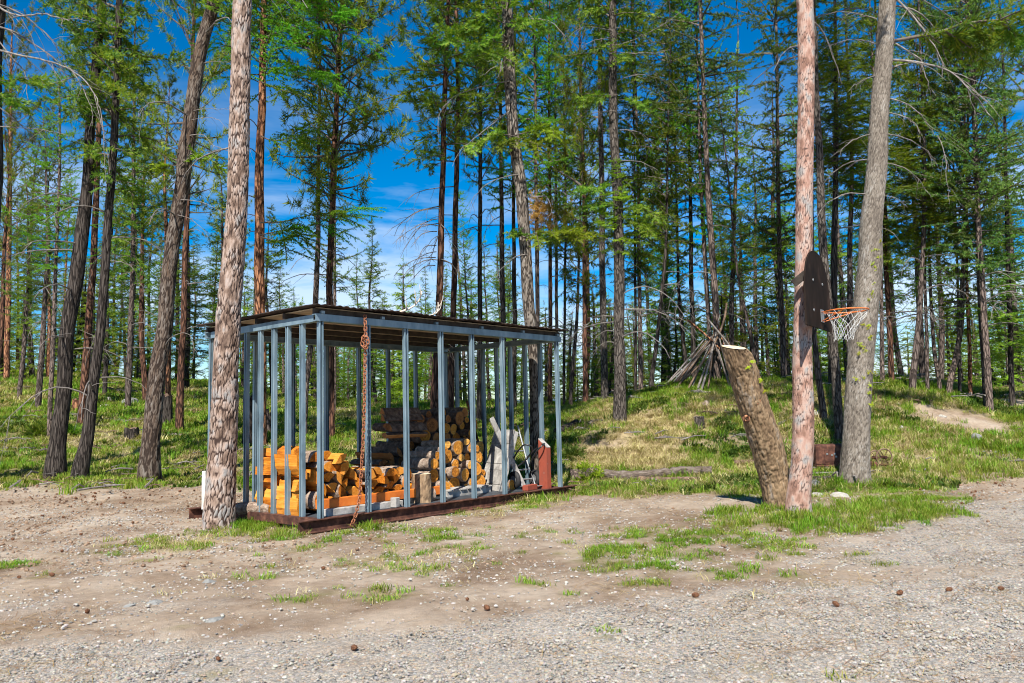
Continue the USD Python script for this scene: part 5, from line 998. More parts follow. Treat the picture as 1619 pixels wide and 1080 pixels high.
# trees that can be told apart: a pixel, the pixel of the tip, a depth
for px, tip, Y, key in ((590, 352, 46, 'dark_fir'), (568, 400, 52, 'fir'), (640, 416, 44, 'young_fir'), (672, 425, 52, 'fir'), (458, 452, 60, 'young_dark_fir'), (478, 478, 70, 'young_fir'), (430, 330, 40, 'dark_fir'), (445, 420, 52, 'fir'), (745, 360, 34, 'larch'), (735, 300, 40, 'larch'), (775, 380, 45, 'fir'), (660, 470, 60, 'young_dark_fir'), (610, 470, 58, 'young_fir'), (550, 520, 40, 'young_larch'), (530, 560, 36, 'young_fir'), (690, 560, 38, 'young_fir'), (1200, 200, 30, 'larch'), (1215, 330, 34, 'fir'), (1060, 330, 30, 'fir'), (1050, 210, 33, 'dark_fir'), (1145, 300, 33, 'dark_fir'), (1180, 330, 28, 'young_fir'), (1430, 190, 30, 'fir'), (1490, 150, 27, 'grey_larch'), (1462, 115, 26, 'fir'), (1590, 330, 26, 'dark_fir'), (1610, 100, 27, 'grey_larch'), (1575, 440, 24, 'young_dark_fir'), (1598, 470, 23, 'young_fir'), (1610, 480, 25, 'young_dark_fir'), (60, 170, 30, 'grey_larch'), (30, 260, 33, 'fir'), (165, 300, 36, 'dark_fir'), (230, 150, 34, 'red_pine'), (265, 120, 30, 'tall_pine'), (245, 420, 45, 'fir')):
    X, _, zt = aty(px, tip, Y); put_far(px, Y, key, H=max(2.5, zt - float(ground_z(X, Y))))
def fill(n, p0, p1, Y0, Y1, keys, tipmin=None, smin=.7, smax=1.15):
    k = tries = 0
    while k < n and tries < n * 40:
        tries += 1; px, Y = fr.uniform(p0, p1), math.sqrt(fr.uniform(Y0 ** 2, Y1 ** 2)); key = keys[int(fr.integers(len(keys)))]; s = fr.uniform(smin, smax)
        X = aty(px, 640, Y)[0]; top = proj((X, Y, float(ground_z(X, Y)) + FAR[key][1] * s))[1]
        if tipmin is not None and top < tipmin(px): continue
        if any(abs(c[0] - px) < 5 and abs(c[1] - Y) < 2 for c in cand): continue
        cand.append((px, Y, key, s, (X, Y, float(ground_z(X, Y)) - .05))); k += 1
skyw = lambda px: np.interp(px, [380, 440, 470, 540, 560, 680, 700, 760, 800], [60, 300, 440, 470, 400, 400, 300, 160, 60])
fill(20, -160, 385, 34, 75, ['tall_pine', 'red_pine', 'fir', 'fir', 'grey_larch', 'dark_fir'])
fill(58, -160, 385, 40, 80, ['young_fir', 'young_fir', 'young_dark_fir', 'young_larch'], None, .5, 1.2)
fill(28, 385, 830, 40, 80, ['fir', 'dark_fir', 'tall_pine', 'larch', 'young_dark_fir', 'young_fir'], skyw, .5, 1.1)
fill(46, 400, 860, 34, 56, ['young_fir', 'young_dark_fir', 'young_larch'], lambda p: 470, .4, .9)
fill(7, 840, 1250, 27, 60, ['fir', 'dark_fir', 'larch', 'larch', 'young_fir', 'red_pine'], lambda p: 60)
fill(56, 860, 1260, 24, 44, ['young_fir', 'young_fir', 'young_dark_fir', 'young_larch'], lambda p: 440, .4, 1.0)
fill(8, 1250, 1800, 25, 55, ['fir', 'grey_larch', 'larch', 'dark_fir', 'red_pine'], lambda p: 80)
fill(66, 1250, 1800, 22.5, 42, ['young_fir', 'young_fir', 'young_larch'], lambda p: 450, .4, .95)
cand.sort(key=lambda c: c[0]); count = {}
for px, Y, key, s, p in cand:
    i = max(k for k, m in enumerate(MARK) if m[0] <= px or k == 0); sp, adj = WORD[key]; n = count.get((i, key), 0); count[i, key] = n + 1
    x = thing('distant_' + sp, f'{ORD[n]} distant {adj} {sp} going right from {MARK[i][1]}', 'tree', group='distant trees of the forest', M=mat4(*(Rz(fr.random() * 6.28) * s).T, p))
    x.GetReferences().AddInternalReference(FAR[key][0]); x.SetInstanceable(True)

# ------------------------------------------------------------------ basketball hoop
t, loc, at = HT
bn, bf = aty(1266, 513, 10.02), aty(1307, 527, 11.17); bd = unit(np.array([bf[0] - bn[0], bf[1] - bn[1], 0])); bnrm = np.array([bd[1], -bd[0], 0]); bc = (bn + bf) / 2 + bnrm * .055; bw = np.linalg.norm((bf - bn)[:2])
hoop = thing('basketball_hoop', 'dark arched plywood backboard with orange rim and white net on the pine', 'basketball hoop', bc)
HB = np.stack([bd, [0, 0, 1.], bnrm], 1); hb = lambda m: xf(m, HB)
hw = bw / 2; out = [(-hw, 0), (hw, 0), (hw * .97, .40)] + [(hw * .97 * math.cos(a) ** .85, .40 + .63 * math.sin(a)) for a in np.linspace(.1, 1.5, 12)] + [(-hw * .97 * math.cos(a) ** .85, .40 + .63 * math.sin(a)) for a in np.linspace(1.5, .1, 12)] + [(-hw * .97, .40)]
M['board'] = noisy('worn_dark_board', [(.3, (.008, .006, .005)), (.55, (.020, .013, .010)), (.72, (.055, .032, .023))], 3.2, (1, 1, .6), rough=.85, bump=.12, spec=.08)
M['rim'] = noisy('orange_rim', [(.3, (.36, .08, .02)), (.6, (.62, .17, .04))], 20, rough=.5, bump=.1)
M['cord'] = noisy('white_cord', [(.3, (.42, .42, .41)), (.7, (.62, .62, .60))], 30, bump=0)
obj('backboard', hb(xf(tm(trimesh.creation.extrude_polygon(shapely.Polygon(out), .02, engine='earcut')))), M['board'], hoop)
for z in (.22, .62): obj('batten', hb(bbox(1.5 * hw, .09, .038, (0, z, -.021), .004)), M['black_wood'], hoop)
for y_, z_ in ((-.3, .22), (.3, .22), (-.25, .62), (.25, .62)): obj('bolt', hb(tube([(y_, z_, .02), (y_, z_, .03)], .018, 8)), M['grey_metal'], hoop)
a0, a1 = aty(1254, 449, 10.38), aty(1275, 432, 10.32); ad = unit(a1 - a0); az_ = unit(np.cross(ad, [0, 1., 0])); A = np.stack([ad, np.cross(az_, ad), az_], 1); obj('bracket', xf(bbox(np.linalg.norm(a1 - a0), .04, .10, (0, 0, 0), .004), A, (a0 + a1) / 2 - bc), M['black_wood'], hoop)
rc = aty(1340, 491, 10.5) - bc; rr = .256; th = np.linspace(0, 2 * math.pi, 49)[:-1]
tor = trimesh.creation.torus(rr, .0095, major_sections=48, minor_sections=8); rim = obj('rim', xf(tm(tor), None, rc), M['rim'], hoop, smooth=True)
bp = rc - bnrm * (rc @ bnrm - .022); bp[2] = rc[2]
obj('mount_plate', xf(tm(trimesh.creation.box([.16, .17, .012])), HB, bp + [0, 0, -.045]), M['grey_metal'], hoop)
for s in (-1, 1):
    obj('rim_arm', tube([bp + bd * .06 * s, rc + unit(bp - rc) * rr * .8 + bd * .16 * s], .007, 7), M['rim'], rim); obj('brace', tube([bp + bd * .05 * s + [0, 0, -.12], rc + bd * rr * .92 * s + [0, 0, -.008]], .0065, 7), M['rim'], rim)
cords = []; nk = 12; prof_ = [(0, 1.), (.08, .86), (.16, .68), (.24, .54), (.32, .46), (.385, .46)]; nr_ = np.random.default_rng(9)
for k in range(nk):
    for sg in (-1, 1):
        Pn = []
        for j, (dz, q_) in enumerate(prof_):
            a = (k + sg * j * .5) / nk * 6.2832 + nr_.normal(0, .035); Pn.append(rc + np.array([math.cos(a), math.sin(a), 0]) * rr * q_ * (1 + nr_.normal(0, .03)) + [-.015 * j, 0, -dz + nr_.normal(0, .008)])
        cords.append(tube(smooth_path(Pn, 12)[0], .0026, 5))
obj('net', cat(cords), M['cord'], hoop, smooth=True)

# ------------------------------------------------------------------ the leaning cut trunk
st = [(1234, 806, 50, 11.25), (1226, 760, 47, 11.2), (1213, 707, 47, 11.05), (1188, 633, 48, 10.8), (1172, 578, 44, 10.6), (1160, 550, 41, 10.45)]
sp_ = np.array([aty(a, b, d) for a, b, c, d in st]); sl = np.array([sp_[0][0], sp_[0][1], float(ground_z(sp_[0][0], sp_[0][1]))]); sp_[0] = sl - [-.05, 0, .25]
sq, ss = smooth_path(sp_ - sl, 190); sR = np.interp(ss, np.r_[0, np.cumsum(np.linalg.norm(np.diff(sp_, axis=0), axis=1))], [c * d / F / 2 for a, b, c, d in st])
stump = thing('leaning_stump', 'tall sawn-off trunk leaning steeply left beside the hoop pine', 'stump', sl)
v, f, c = trunk(sq, sR, 90, rough=.05, seed=12, cells=(.030, .26, .014, 1), flare=.12)
_o = v[-90:].mean(0); w_ = np.clip((np.arange(190) - 176) / 13, 0, 1)[:, None]; vv = v.reshape(190, 90, 3); dz_ = (_o[2] + .27 * (vv[-1, :, 1] - _o[1]) - .06 * (vv[-1, :, 0] - _o[0])) - vv[-1, :, 2]; vv[:, :, 2] += w_ * dz_; v = vv.reshape(-1, 3)
obj('bark', (v, f), M['plate_stump'], stump, smooth=True, prim={'plate': c})
e = v[-90:]; ct = e.mean(0); e = ct + (e - ct) * .96; e = np.vstack([e, [ct]]) + [0, 0, .01]; obj('cut_top', (e, np.stack([np.arange(90), (np.arange(90) + 1) % 90, np.full(90, 90)], 1)), M['cut'], stump)
for px, py, d, R in ((1196, 634, 10.62, .05), (1180, 662, 10.7, .045)):
    kn = trimesh.creation.torus(R * .75, R * .38, major_sections=18, minor_sections=8); obj('knot', xf(tm(kn), Rx(math.pi / 2), aty(px, py, d) - sl), M['bark_orange'], stump, smooth=True)
for i, (px, py, d) in enumerate(((1183, 581, 10.46), (1190, 572, 10.44), (1203, 602, 10.6), (1208, 618, 10.7), (1205, 620, 10.7), (1225, 700, 10.95), (1231, 720, 11.0))):
    r = np.random.default_rng(i); n = 14; obj('lichen_tuft', leafmesh('pine', aty(px, py, d - .06) - sl + r.normal(0, .014, (n, 3)), unit(r.normal(size=(n, 3)) + [0, -1, 0]), unit(r.normal(size=(n, 3))), np.full(n, .024), r), M['lichen'], stump, kind='stuff')

# ------------------------------------------------------------------ stick tipi
tc = aty(1134, 604, 21.3); tc[2] = float(ground_z(tc[0], tc[1])); tip = thing('stick_tipi', 'tipi of bare poles leaned around the pale larch on the bank', 'tipi', tc); r = np.random.default_rng(4)
ap = aty(1133, 536, 21.2) - tc
for i in range(46):
    a = r.uniform(math.pi * .62, math.pi * 2.05) if i < 38 else r.uniform(0, 6.28); R = r.uniform(.85, 1.2) * (1.22 if math.cos(a) < -.2 else .95 if math.cos(a) < .3 else .62)
    b = np.array([math.cos(a) * R, math.sin(a) * R * .9, 0]); b[2] = float(ground_z(tc[0] + b[0], tc[1] + b[1])) - tc[2] - .03
    d = ap + r.normal(0, .06, 3) + unit(np.array([b[0], b[1], 0])) * .12 - b; L = r.uniform(.75, 1.12) if i > 6 else r.uniform(1.2, 1.5)
    mid = b + d * L * .5 + r.normal(0, .035, 3); obj('pole', tube(smooth_path([b, mid, b + d * L], 7)[0], np.linspace(.028, .013, 7) * r.uniform(.7, 1.25), 6), M[('dead', 'limb', 'dead', 'dirt_brown')[i % 4] if i > 2 else 'bark_orange'], tip, smooth=True)
for i, pts in enumerate(([(1087, 506), (1108, 523), (1128, 541), (1150, 566)], [(1149, 480), (1144, 510), (1133, 536), (1112, 570), (1075, 606)], [(1120, 506), (1135, 524), (1152, 545), (1160, 560)])):
    obj('pole', tube(smooth_path([aty(x, y, 21.1 - .1 * i) - tc for x, y in pts], 8)[0], np.linspace(.03, .022, 8), 6), M[('bark_orange', 'dirt_brown', 'dead')[i]], tip, smooth=True)

# ------------------------------------------------------------------ rusty iron beyond the grey fir
cb_ = G(1308, 742); cart = thing('rusty_box', 'rusty riveted metal firebox lying in the grass between hoop pine and grey fir', 'metal box', cb_, .06)
obj('shell', bbox(.66, .42, .36, (.06, 0, .25), .03), M['rust'], cart); obj('lid_rim', box(.70, .46, .025, (.06, 0, .07)), M['rust'], cart); obj('door', bbox(.30, .012, .22, (.02, -.217, .24), .004), M['rust'], cart)
for x, z in ((-.09, .27), (.0, .25), (.05, .27), (.07, .22)): obj('pale_patch', box(.035, .006, .03, (x, -.2255, z)), M['grey_metal'], cart)
for x in (-.2, .3): obj('foot', box(.05, .3, .07, (x, 0, .025)), M['rust'], cart)
_g = G(1300, 752); _o = thing('charred_plank', 'dark charred plank under the rusty firebox', 'plank', _g, .05); obj('board', bbox(.9, .2, .07, (0, 0, .03), .01), M['black_wood'], _o)
for i, (px, py, R, lab) in enumerate(((1384, 736, .125, 'spoked rusty iron wheel touching the big grey fir'), (1399, 738, .15, 'spoked rusty iron wheel, the outer one of the two'))):
    g = G(px, py); w = thing('iron_wheel', lab, 'wheel', g); tv_, tf_ = tm(trimesh.creation.torus(R, .013, major_sections=32, minor_sections=6)); W = Rz(.35 - .2 * i) @ Rx(math.pi / 2)
    obj('hoop', xf((tv_, tf_), W, (0, 0, R + .01)), M['dirt_brown'], w, smooth=True); obj('hub', xf(tube([(0, 0, -.06), (0, 0, .06)], .028, 10), W, (0, 0, R + .01)), M['rust'], w)
    for k in range(6): a = k * 1.047; obj('spoke', xf(tube([(0, 0, 0), (math.cos(a) * R, math.sin(a) * R, 0)], .006, 5), W, (0, 0, R + .01)), M['rust'], w)
_g = G(1388, 742); _o = thing('rusty_axle', 'rusty iron bar and casting on the ground under the iron wheels', 'iron bar', _g); obj('bar', tube([(-.3, .05, .08), (.3, -.02, .06)], .02, 8), M['rust'], _o); obj('casting', bbox(.2, .14, .12, (-.12, 0, .07), .02), M['rust'], _o)

# ------------------------------------------------------------------ stumps, logs, stones
def blob(rx, ry, rz, seed, sub=3, amp=.35, flat=.4):
    m = trimesh.creation.icosphere(sub, 1.0); v = np.array(m.vertices); r = np.random.default_rng(seed)
    for k in range(9):         # facets cut by random planes
        n = unit(r.normal(size=3)); h = r.uniform(.55, .9); d = v @ n; v = v - np.maximum(d - h, 0)[:, None] * n
    v = v * (1 + (meshkit.fbm(v * 2.2 + seed, 3, seed) - .5)[:, None] * amp); return v * [rx, ry, rz], np.array(m.faces)
M['stone_pale'] = noisy('pale_stone', [(.25, (.22, .20, .175)), (.5, (.33, .31, .275)), (.75, (.46, .435, .395))], 14, bump=.4)
M['stone_grey'] = noisy('blue_grey_stone', [(.25, (.12, .12, .115)), (.5, (.20, .20, .19)), (.75, (.31, .30, .28))], 10, bump=.4)
M['stone_brown'] = noisy('brown_stone', [(.25, (.14, .10, .08)), (.5, (.26, .20, .16)), (.75, (.40, .32, .27))], 10, bump=.4)
for i, (px, py, w, h, m, lab) in enumerate((
    (462, 832, 30, 18, 'stone_pale', 'pale round stone in the grass at the near corner post'), (1292, 772, 22, 17, 'stone_grey', 'grey boulder right of the foot of the hoop pine'), (1294, 784, 20, 10, 'stone_pale', 'white stone in front of the grey boulder by the hoop pine'), (1326, 786, 32, 10, 'stone_pale', 'flat pale stone in the grass between hoop pine and grey fir'),
    (1294, 656, 26, 10, 'stone_pale', 'white stone on the bank behind the hoop pine'), (1543, 694, 20, 10, 'stone_grey', 'pointed pale stone below the bare dirt slope'), (206, 642, 36, 17, 'stone_grey', 'large tilted grey boulder on the left meadow'), (166, 646, 20, 9, 'stone_pale', 'white rock just left of the large grey boulder'), (172, 632, 9, 6, 'stone_pale', 'small white rock above the pair of meadow boulders'),
    (338, 980, 34, 7, 'stone_grey', 'flat grey slab bedded in the gravel at lower left'), (245, 954, 30, 6, 'stone_grey', 'flat grey slab in the dirt up-left of the gravel slab'), (330, 921, 20, 8, 'stone_grey', 'pale grey stone alone in the middle of the bare dirt'), (205, 960, 18, 5, 'stone_grey', 'low grey stone left of the two flat slabs'), (410, 757, 22, 9, 'stone_pale', 'pale rock on the dirt seen through the left posts'),
    (1102, 664, 14, 8, 'stone_brown', 'brown rock at the top of the dry bank'), (1118, 640, 18, 9, 'stone_brown', 'brown stone under the stick tipi'), (1425, 676, 6, 4, 'stone_pale', 'tiny white stone right of the big grey fir, nearer one'), (1476, 678, 5, 4, 'stone_pale', 'tiny white stone below the bare dirt slope, beside the taller grass'), (1145, 771, 20, 5, 'stone_pale', 'flat pale stone in the dirt left of the leaning stump'), (1420, 640, 8, 5, 'stone_pale', 'small white stone high on the bank among yellow flowers'), (1335, 605, 14, 8, 'stone_pale', 'pale stone on the crest between the trunks'), (1490, 660, 12, 6, 'stone_pale', 'pale stone at the upper edge of the bare slope'))):
    g = G(px, py); s = g[1] / F; o = thing('stone', lab, 'stone', g, i * .9); obj('rock', blob(w * s * .55, w * s * .45, h * s * .75, 60 + i), M[m], o, smooth=25)


def low_stump(px, py, w, h, lab, mat='bark_grey', name='cut_stump', jag=0.):
    g = G(px, py); s = g[1] / F; R = w * s / 2; H = h * s; o = thing(name, lab, 'stump', g); r = np.random.default_rng(int(px))
    v, f, _ = trunk(np.array([[0, 0, z] for z in np.linspace(-.1, H, 9)]), np.full(9, R), 22, seed=int(px) % 17, flare=.5, rough=.1); top = v[-22:]; top[:, 2] += r.uniform(0, jag, 22) * H; v[-22:] = top
    obj('bark', (v, f), M[mat], o, smooth=40); obj('cut_top', (np.vstack([top, [top.mean(0) - [0, 0, jag * H]]]), np.stack([np.arange(22), (np.arange(22) + 1) % 22, np.full(22, 22)], 1)), M['cut' if not jag else 'dirt_brown'], o)
low_stump(1106, 676, 14, 16, 'small pale cut stump on the dry grass of the bank'); low_stump(911, 636, 15, 26, 'jagged grey broken snag by the bent fir beyond the shed', 'bark_grey', 'broken_snag', .45); low_stump(264, 674, 15, 44, 'blackened tall stump half hidden behind the lichen fir', 'bark_dark', 'burnt_stump', .2); low_stump(208, 694, 20, 15, 'dark low stump on the meadow right of the twin firs', 'bark_dark', 'burnt_stump', .2)
low_stump(392, 706, 16, 76, 'tall burnt stump behind the left shed posts', 'bark_dark', 'burnt_stump', .1); low_stump(424, 690, 10, 30, 'splintered pale stump seen between the left shed posts', 'bark_larch', 'broken_snag', .5); low_stump(122, 650, 14, 16, 'rotten rust-brown stump behind the twin firs', 'bark_orange', 'rotten_stump', .3)


M['old_log'] = noisy('old_log_bark', [(.28, (.05, .035, .026)), (.5, (.13, .10, .08)), (.72, (.24, .205, .175))], 9, (1, 3, 3), bump=.8, dist=.04)
def fallen(px0, py0, px1, py1, R, lab, mat='bark_grey', name='fallen_log'):
    a, b = G(px0, py0), G(px1, py1); o = thing(name, lab, 'log', a); n = 30; t_ = np.linspace(0, 1, n)[:, None]; P = (b - a) * t_
    P[:, 2] = [float(ground_z(a[0] + p[0], a[1] + p[1])) - a[2] + R * .7 for p in P]; P[:, 2] = np.convolve(np.pad(P[:, 2], 4, mode='edge'), np.ones(9) / 9, 'valid'); P += np.random.default_rng(int(px0)).normal(0, R * .08, P.shape)
    v, f = tube(P, np.linspace(R, R * .75, n), 12); obj('trunk', (v, f), M[mat], o, smooth=50)
fallen(934, 757, 1126, 751, .10, 'long grey fallen log along the foot of the dry bank', 'old_log'); fallen(1012, 763, 1108, 764, .07, 'shorter rotten log lying in front of the long grey log', 'dirt_brown'); fallen(905, 762, 946, 756, .13, 'thick broken log end by the far corner of the shed', 'bark_larch'); fallen(162, 618, 236, 625, .13, 'grey fallen trunk on the upper left meadow'); fallen(880, 690, 912, 672, .10, 'grey root-end log behind the far corner post', 'bark_dark'); fallen(540, 652, 566, 648, .10, 'pale fallen trunk seen through the shed, beyond the chain', 'bark_larch')
fallen(1232, 672, 1254, 662, .03, 'bare grey stick leaning in the grass left of the hoop pine', 'dead', 'dead_stick'); fallen(1160, 735, 1232, 728, .05, 'half-buried rotten log behind the leaning stump', 'dirt_brown'); fallen(1284, 762, 1330, 760, .06, 'weathered rail lying behind the boulders', 'bark_grey'); fallen(258, 620, 290, 614, .10, 'bleached log above the burnt stump', 'bark_larch')

# pine cones
cone = trimesh.creation.icosphere(3, 1.0); cv = np.array(cone.vertices); ph = np.arctan2(cv[:, 1], cv[:, 0]); cv = cv * (1 + .22 * np.sin(ph * 6 + cv[:, 2] * 9)[:, None] * np.maximum(np.sin(cv[:, 2] * 11), -.3)[:, None]) * [.026, .026, .04]
cv = cv @ Ry(math.pi / 2).T; stage.CreateClassPrim('/World/pine_cone_shape'); M['cone'] = noisy('pine_cone_scales', [(.3, (.05, .022, .012)), (.7, (.20, .09, .045))], 60, bump=.5); usdkit.mesh(stage, '/World/pine_cone_shape/scales', (cv, np.array(cone.faces)), M['cone'], smooth=True)
r = np.random.default_rng(8); pc = [(x, y, 'left') for x, y in ((138, 972), (82, 914), (30, 917), (98, 874), (67, 818), (100, 820), (128, 848), (511, 901), (420, 758), (120, 790), (95, 792), (135, 796), (150, 788), (160, 800), (172, 790), (190, 797), (205, 790), (215, 808), (60, 770), (120, 770), (210, 828), (300, 763), (285, 760), (282, 848), (20, 855), (190, 832))] + [(r.uniform(20, 310), r.uniform(772, 812), 'left') for _ in range(26)]
pc += [(x, y, 'yard') for x, y in ((739, 955), (1100, 947), (1501, 936), (1583, 935), (560, 1030), (345, 1046), (1153, 768), (1423, 942), (1322, 961), (585, 854), (770, 968))] + [(x, y, 'litter') for x, y in ((1517, 768), (1538, 762), (1551, 752), (1574, 766), (1540, 785), (1504, 740), (1530, 758), (1581, 770), (1470, 752), (1560, 742), (1600, 757))] + [(r.uniform(1440, 1610), r.uniform(738, 800), 'litter') for _ in range(14)]
for k, (px, py, where) in enumerate(pc):
    g = G(px, py); s = r.uniform(.42, .68)
    x = thing('pine_cone', {'left': 'small brown pine cone on the bare dirt left of the shed', 'yard': 'lone brown pine cone on the open gravel yard', 'litter': 'dark pine cone on the reddish needle litter at right'}[where], 'pine cone', group={'left': 'pine cones left of the shed', 'yard': 'pine cones on the yard', 'litter': 'pine cones on the needle litter'}[where], M=mat4(*(Rz(r.random() * 6.28) @ Ry(r.normal(0, .3)) * s).T, g + [0, 0, .02]))
    x.GetReferences().AddInternalReference('/World/pine_cone_shape'); x.SetInstanceable(True)


# ------------------------------------------------------------------ grass, herbs, pebbles, litter
def blades(n, rad, h0, h1, w, lean, seed, rows=3):
    r = np.random.default_rng(seed); V, Fc = [], []
    for k in range(n):
        a, q = r.random() * 6.28, rad * math.sqrt(r.random()); b = np.array([math.cos(a) * q, math.sin(a) * q, -.01]); h = r.uniform(h0, h1); az = r.random() * 6.28; d = np.array([math.cos(az), math.sin(az), 0]); sd = np.array([-d[1], d[0], 0]) * w * r.uniform(.7, 1.3); le = lean * r.uniform(.3, 1.4)
        o = len(V)
        for t_ in (0, .45, .8): c = b + d * h * le * t_ ** 1.8 + np.array([0, 0, h * t_ * (1 - .25 * le * t_)]); V += [c - sd * (1 - .5 * t_), c + sd * (1 - .5 * t_)]
        V.append(b + d * h * le + np.array([0, 0, h * (1 - .3 * le)])); Fc += [(o, o + 1, o + 3), (o, o + 3, o + 2), (o + 2, o + 3, o + 5), (o + 2, o + 5, o + 4), (o + 4, o + 5, o + 6)]
    return np.array(V), np.array(Fc)


def scatter(name, protos, pts, idx, scl, yaw, label, normals=None):
    path = '/World/' + name; pi = UsdGeom.PointInstancer.Define(stage, path); rel = []
    for k, (m, mt) in enumerate(protos): tints(usdkit.mesh(stage, f'{path}/kind_{k}', m, M[mt]), 12 if mt in ('pebble', 'clod') else 4 if mt == 'litter' else 7, k); rel.append(f'{path}/kind_{k}')
    pi.CreatePrototypesRel().SetTargets(rel); pi.CreatePositionsAttr(Vt.Vec3fArray.FromNumpy(np.asarray(pts, np.float32))); pi.CreateProtoIndicesAttr(Vt.IntArray.FromNumpy(np.asarray(idx, np.int32))); pi.CreateScalesAttr(Vt.Vec3fArray.FromNumpy(np.repeat(np.asarray(scl, np.float32)[:, None], 3, 1)))
    pi.CreateOrientationsAttr(Vt.QuathArray([Gf.Quath(float(math.cos(a / 2)), 0, 0, float(math.sin(a / 2))) for a in yaw])); tag(pi.GetPrim(), label, None, None, 'stuff')


r = np.random.default_rng(31)
def sample(n, x0, x1, y0, y1, fan=None):
    x, y = r.uniform(x0, x1, n), r.uniform(y0, y1, n)
    if fan: k = np.abs(x) < .72 * y + 1; x, y = x[k], y[k]
    g, v_, d = masks(x, y); return x, y, g, v_, d
inshed = lambda x, y: (np.abs((x + 1.79) * Ed[0] + (y - 12.6) * Ed[1]) < 2.45) & (np.abs((x + 1.79) * Wd[0] + (y - 12.6) * Wd[1]) < 1.4)
x, y, g, v_, d = sample(90000, -10, 12, 3.6, 14.5, True); k = (r.random(len(x)) < np.clip(g - .06, 0, 1) ** 1.15 * .38) & ~inshed(x, y); x, y, g, d = x[k], y[k], g[k], d[k]
lush = patches(x, y, PATCH_W[:2] + PATCH_W[6:7] + PATCH_W[12:14]); idx = np.where(r.random(len(x)) < np.maximum(d * .75, .5 * (g < .45)), 4 + r.integers(0, 2, len(x)), np.where(r.random(len(x)) < np.clip(lush, 0, .95), 2 + r.integers(0, 2, len(x)), r.integers(0, 2, len(x))))
near_g = [(blades(24, .08, .035, .075, .0035, .9, 1), 'grass'), (blades(28, .09, .04, .09, .0035, .8, 2), 'grass'), (blades(22, .08, .06, .16, .0040, .65, 3), 'grass'), (blades(22, .09, .05, .13, .0038, .9, 4), 'grass2'), (blades(20, .11, .03, .09, .003, 1.4, 5), 'straw'), (blades(16, .12, .03, .08, .003, 1.6, 6), 'straw')]
scatter('yard_grass', near_g, np.stack([x, y, ground_z(x, y)], 1), idx, r.uniform(.55, 1.1, len(x)), r.uniform(0, 6.28, len(x)), 'short green and dry grass in patches over the yard')
x, y, g, v_, d = sample(64000, -2, 21, 12.5, 27, True); k = r.random(len(x)) < g * .55; x, y, g, d = x[k], y[k], g[k], d[k]; u_ = r.random(len(x))
n_ = meshkit.fbm(np.stack([x * .8, y * .8, x * 0], -1), 3, 12)
idx = np.where(u_ < .26 + d * .8 + (meshkit.fbm(np.stack([x * .5, y * .5, x * 0 + 3], -1), 3, 15) - .5) * 1.6, 3 + r.integers(0, 2, len(x)), np.where((n_ > .56) & (u_ < .7), 5, r.integers(0, 3, len(x))))
bank_g = [(blades(26, .13, .08, .2, .0062, .7, 11), 'grass'), (blades(28, .14, .07, .17, .0062, .8, 12), 'grass2'), (blades(26, .12, .10, .24, .0066, .6, 13), 'grass'), (blades(26, .15, .08, .22, .0058, 1.3, 14), 'straw'), (blades(24, .16, .06, .18, .0058, 1.6, 15), 'straw'), (blades(26, .14, .05, .16, .016, .8, 16), 'herb')]
scatter('bank_grass', bank_g, np.stack([x, y, ground_z(x, y)], 1), idx, r.uniform(.45, 1.0, len(x)), r.uniform(0, 6.28, len(x)), 'green and straw-coloured grass over the bank')
yy = np.sqrt(r.uniform(13.5 ** 2, 62 ** 2, 60000)); uu = r.uniform(-.85, .06, 60000); x = uu * yy; y = yy; g, v_, d = masks(x, y); k = r.random(len(x)) < g * np.clip(16 / y, .25, 1) * .8; k &= ~inshed(x, y); x, y, g, d = x[k], y[k], g[k], d[k]; u_ = r.random(len(x)); n_ = meshkit.fbm(np.stack([x * .5, y * .5, x * 0], -1), 3, 14)
idx = np.where(u_ < .18 + d * .5 + (meshkit.fbm(np.stack([x * .3, y * .3, x * 0 + 3], -1), 3, 15) - .5) * 1.4, 3, np.where(n_ > .55, np.where(u_ < .6, 4, 1), r.integers(0, 3, len(x))))
mead_g = [(blades(30, .22, .10, .26, .011, .7, 21), 'grass'), (blades(30, .24, .10, .24, .011, .8, 22), 'grass2'), (blades(30, .22, .12, .3, .011, .6, 23), 'grass'), (blades(26, .25, .10, .26, .010, 1.3, 24), 'straw'), (blades(26, .2, .08, .22, .026, .8, 25), 'herb')]
scatter('meadow_grass', mead_g, np.stack([x, y, ground_z(x, y)], 1), idx, r.uniform(.5, 1.05, len(x)) * np.clip(y / 22, .8, 1.6), r.uniform(0, 6.28, len(x)), 'rough meadow grass under the trees')


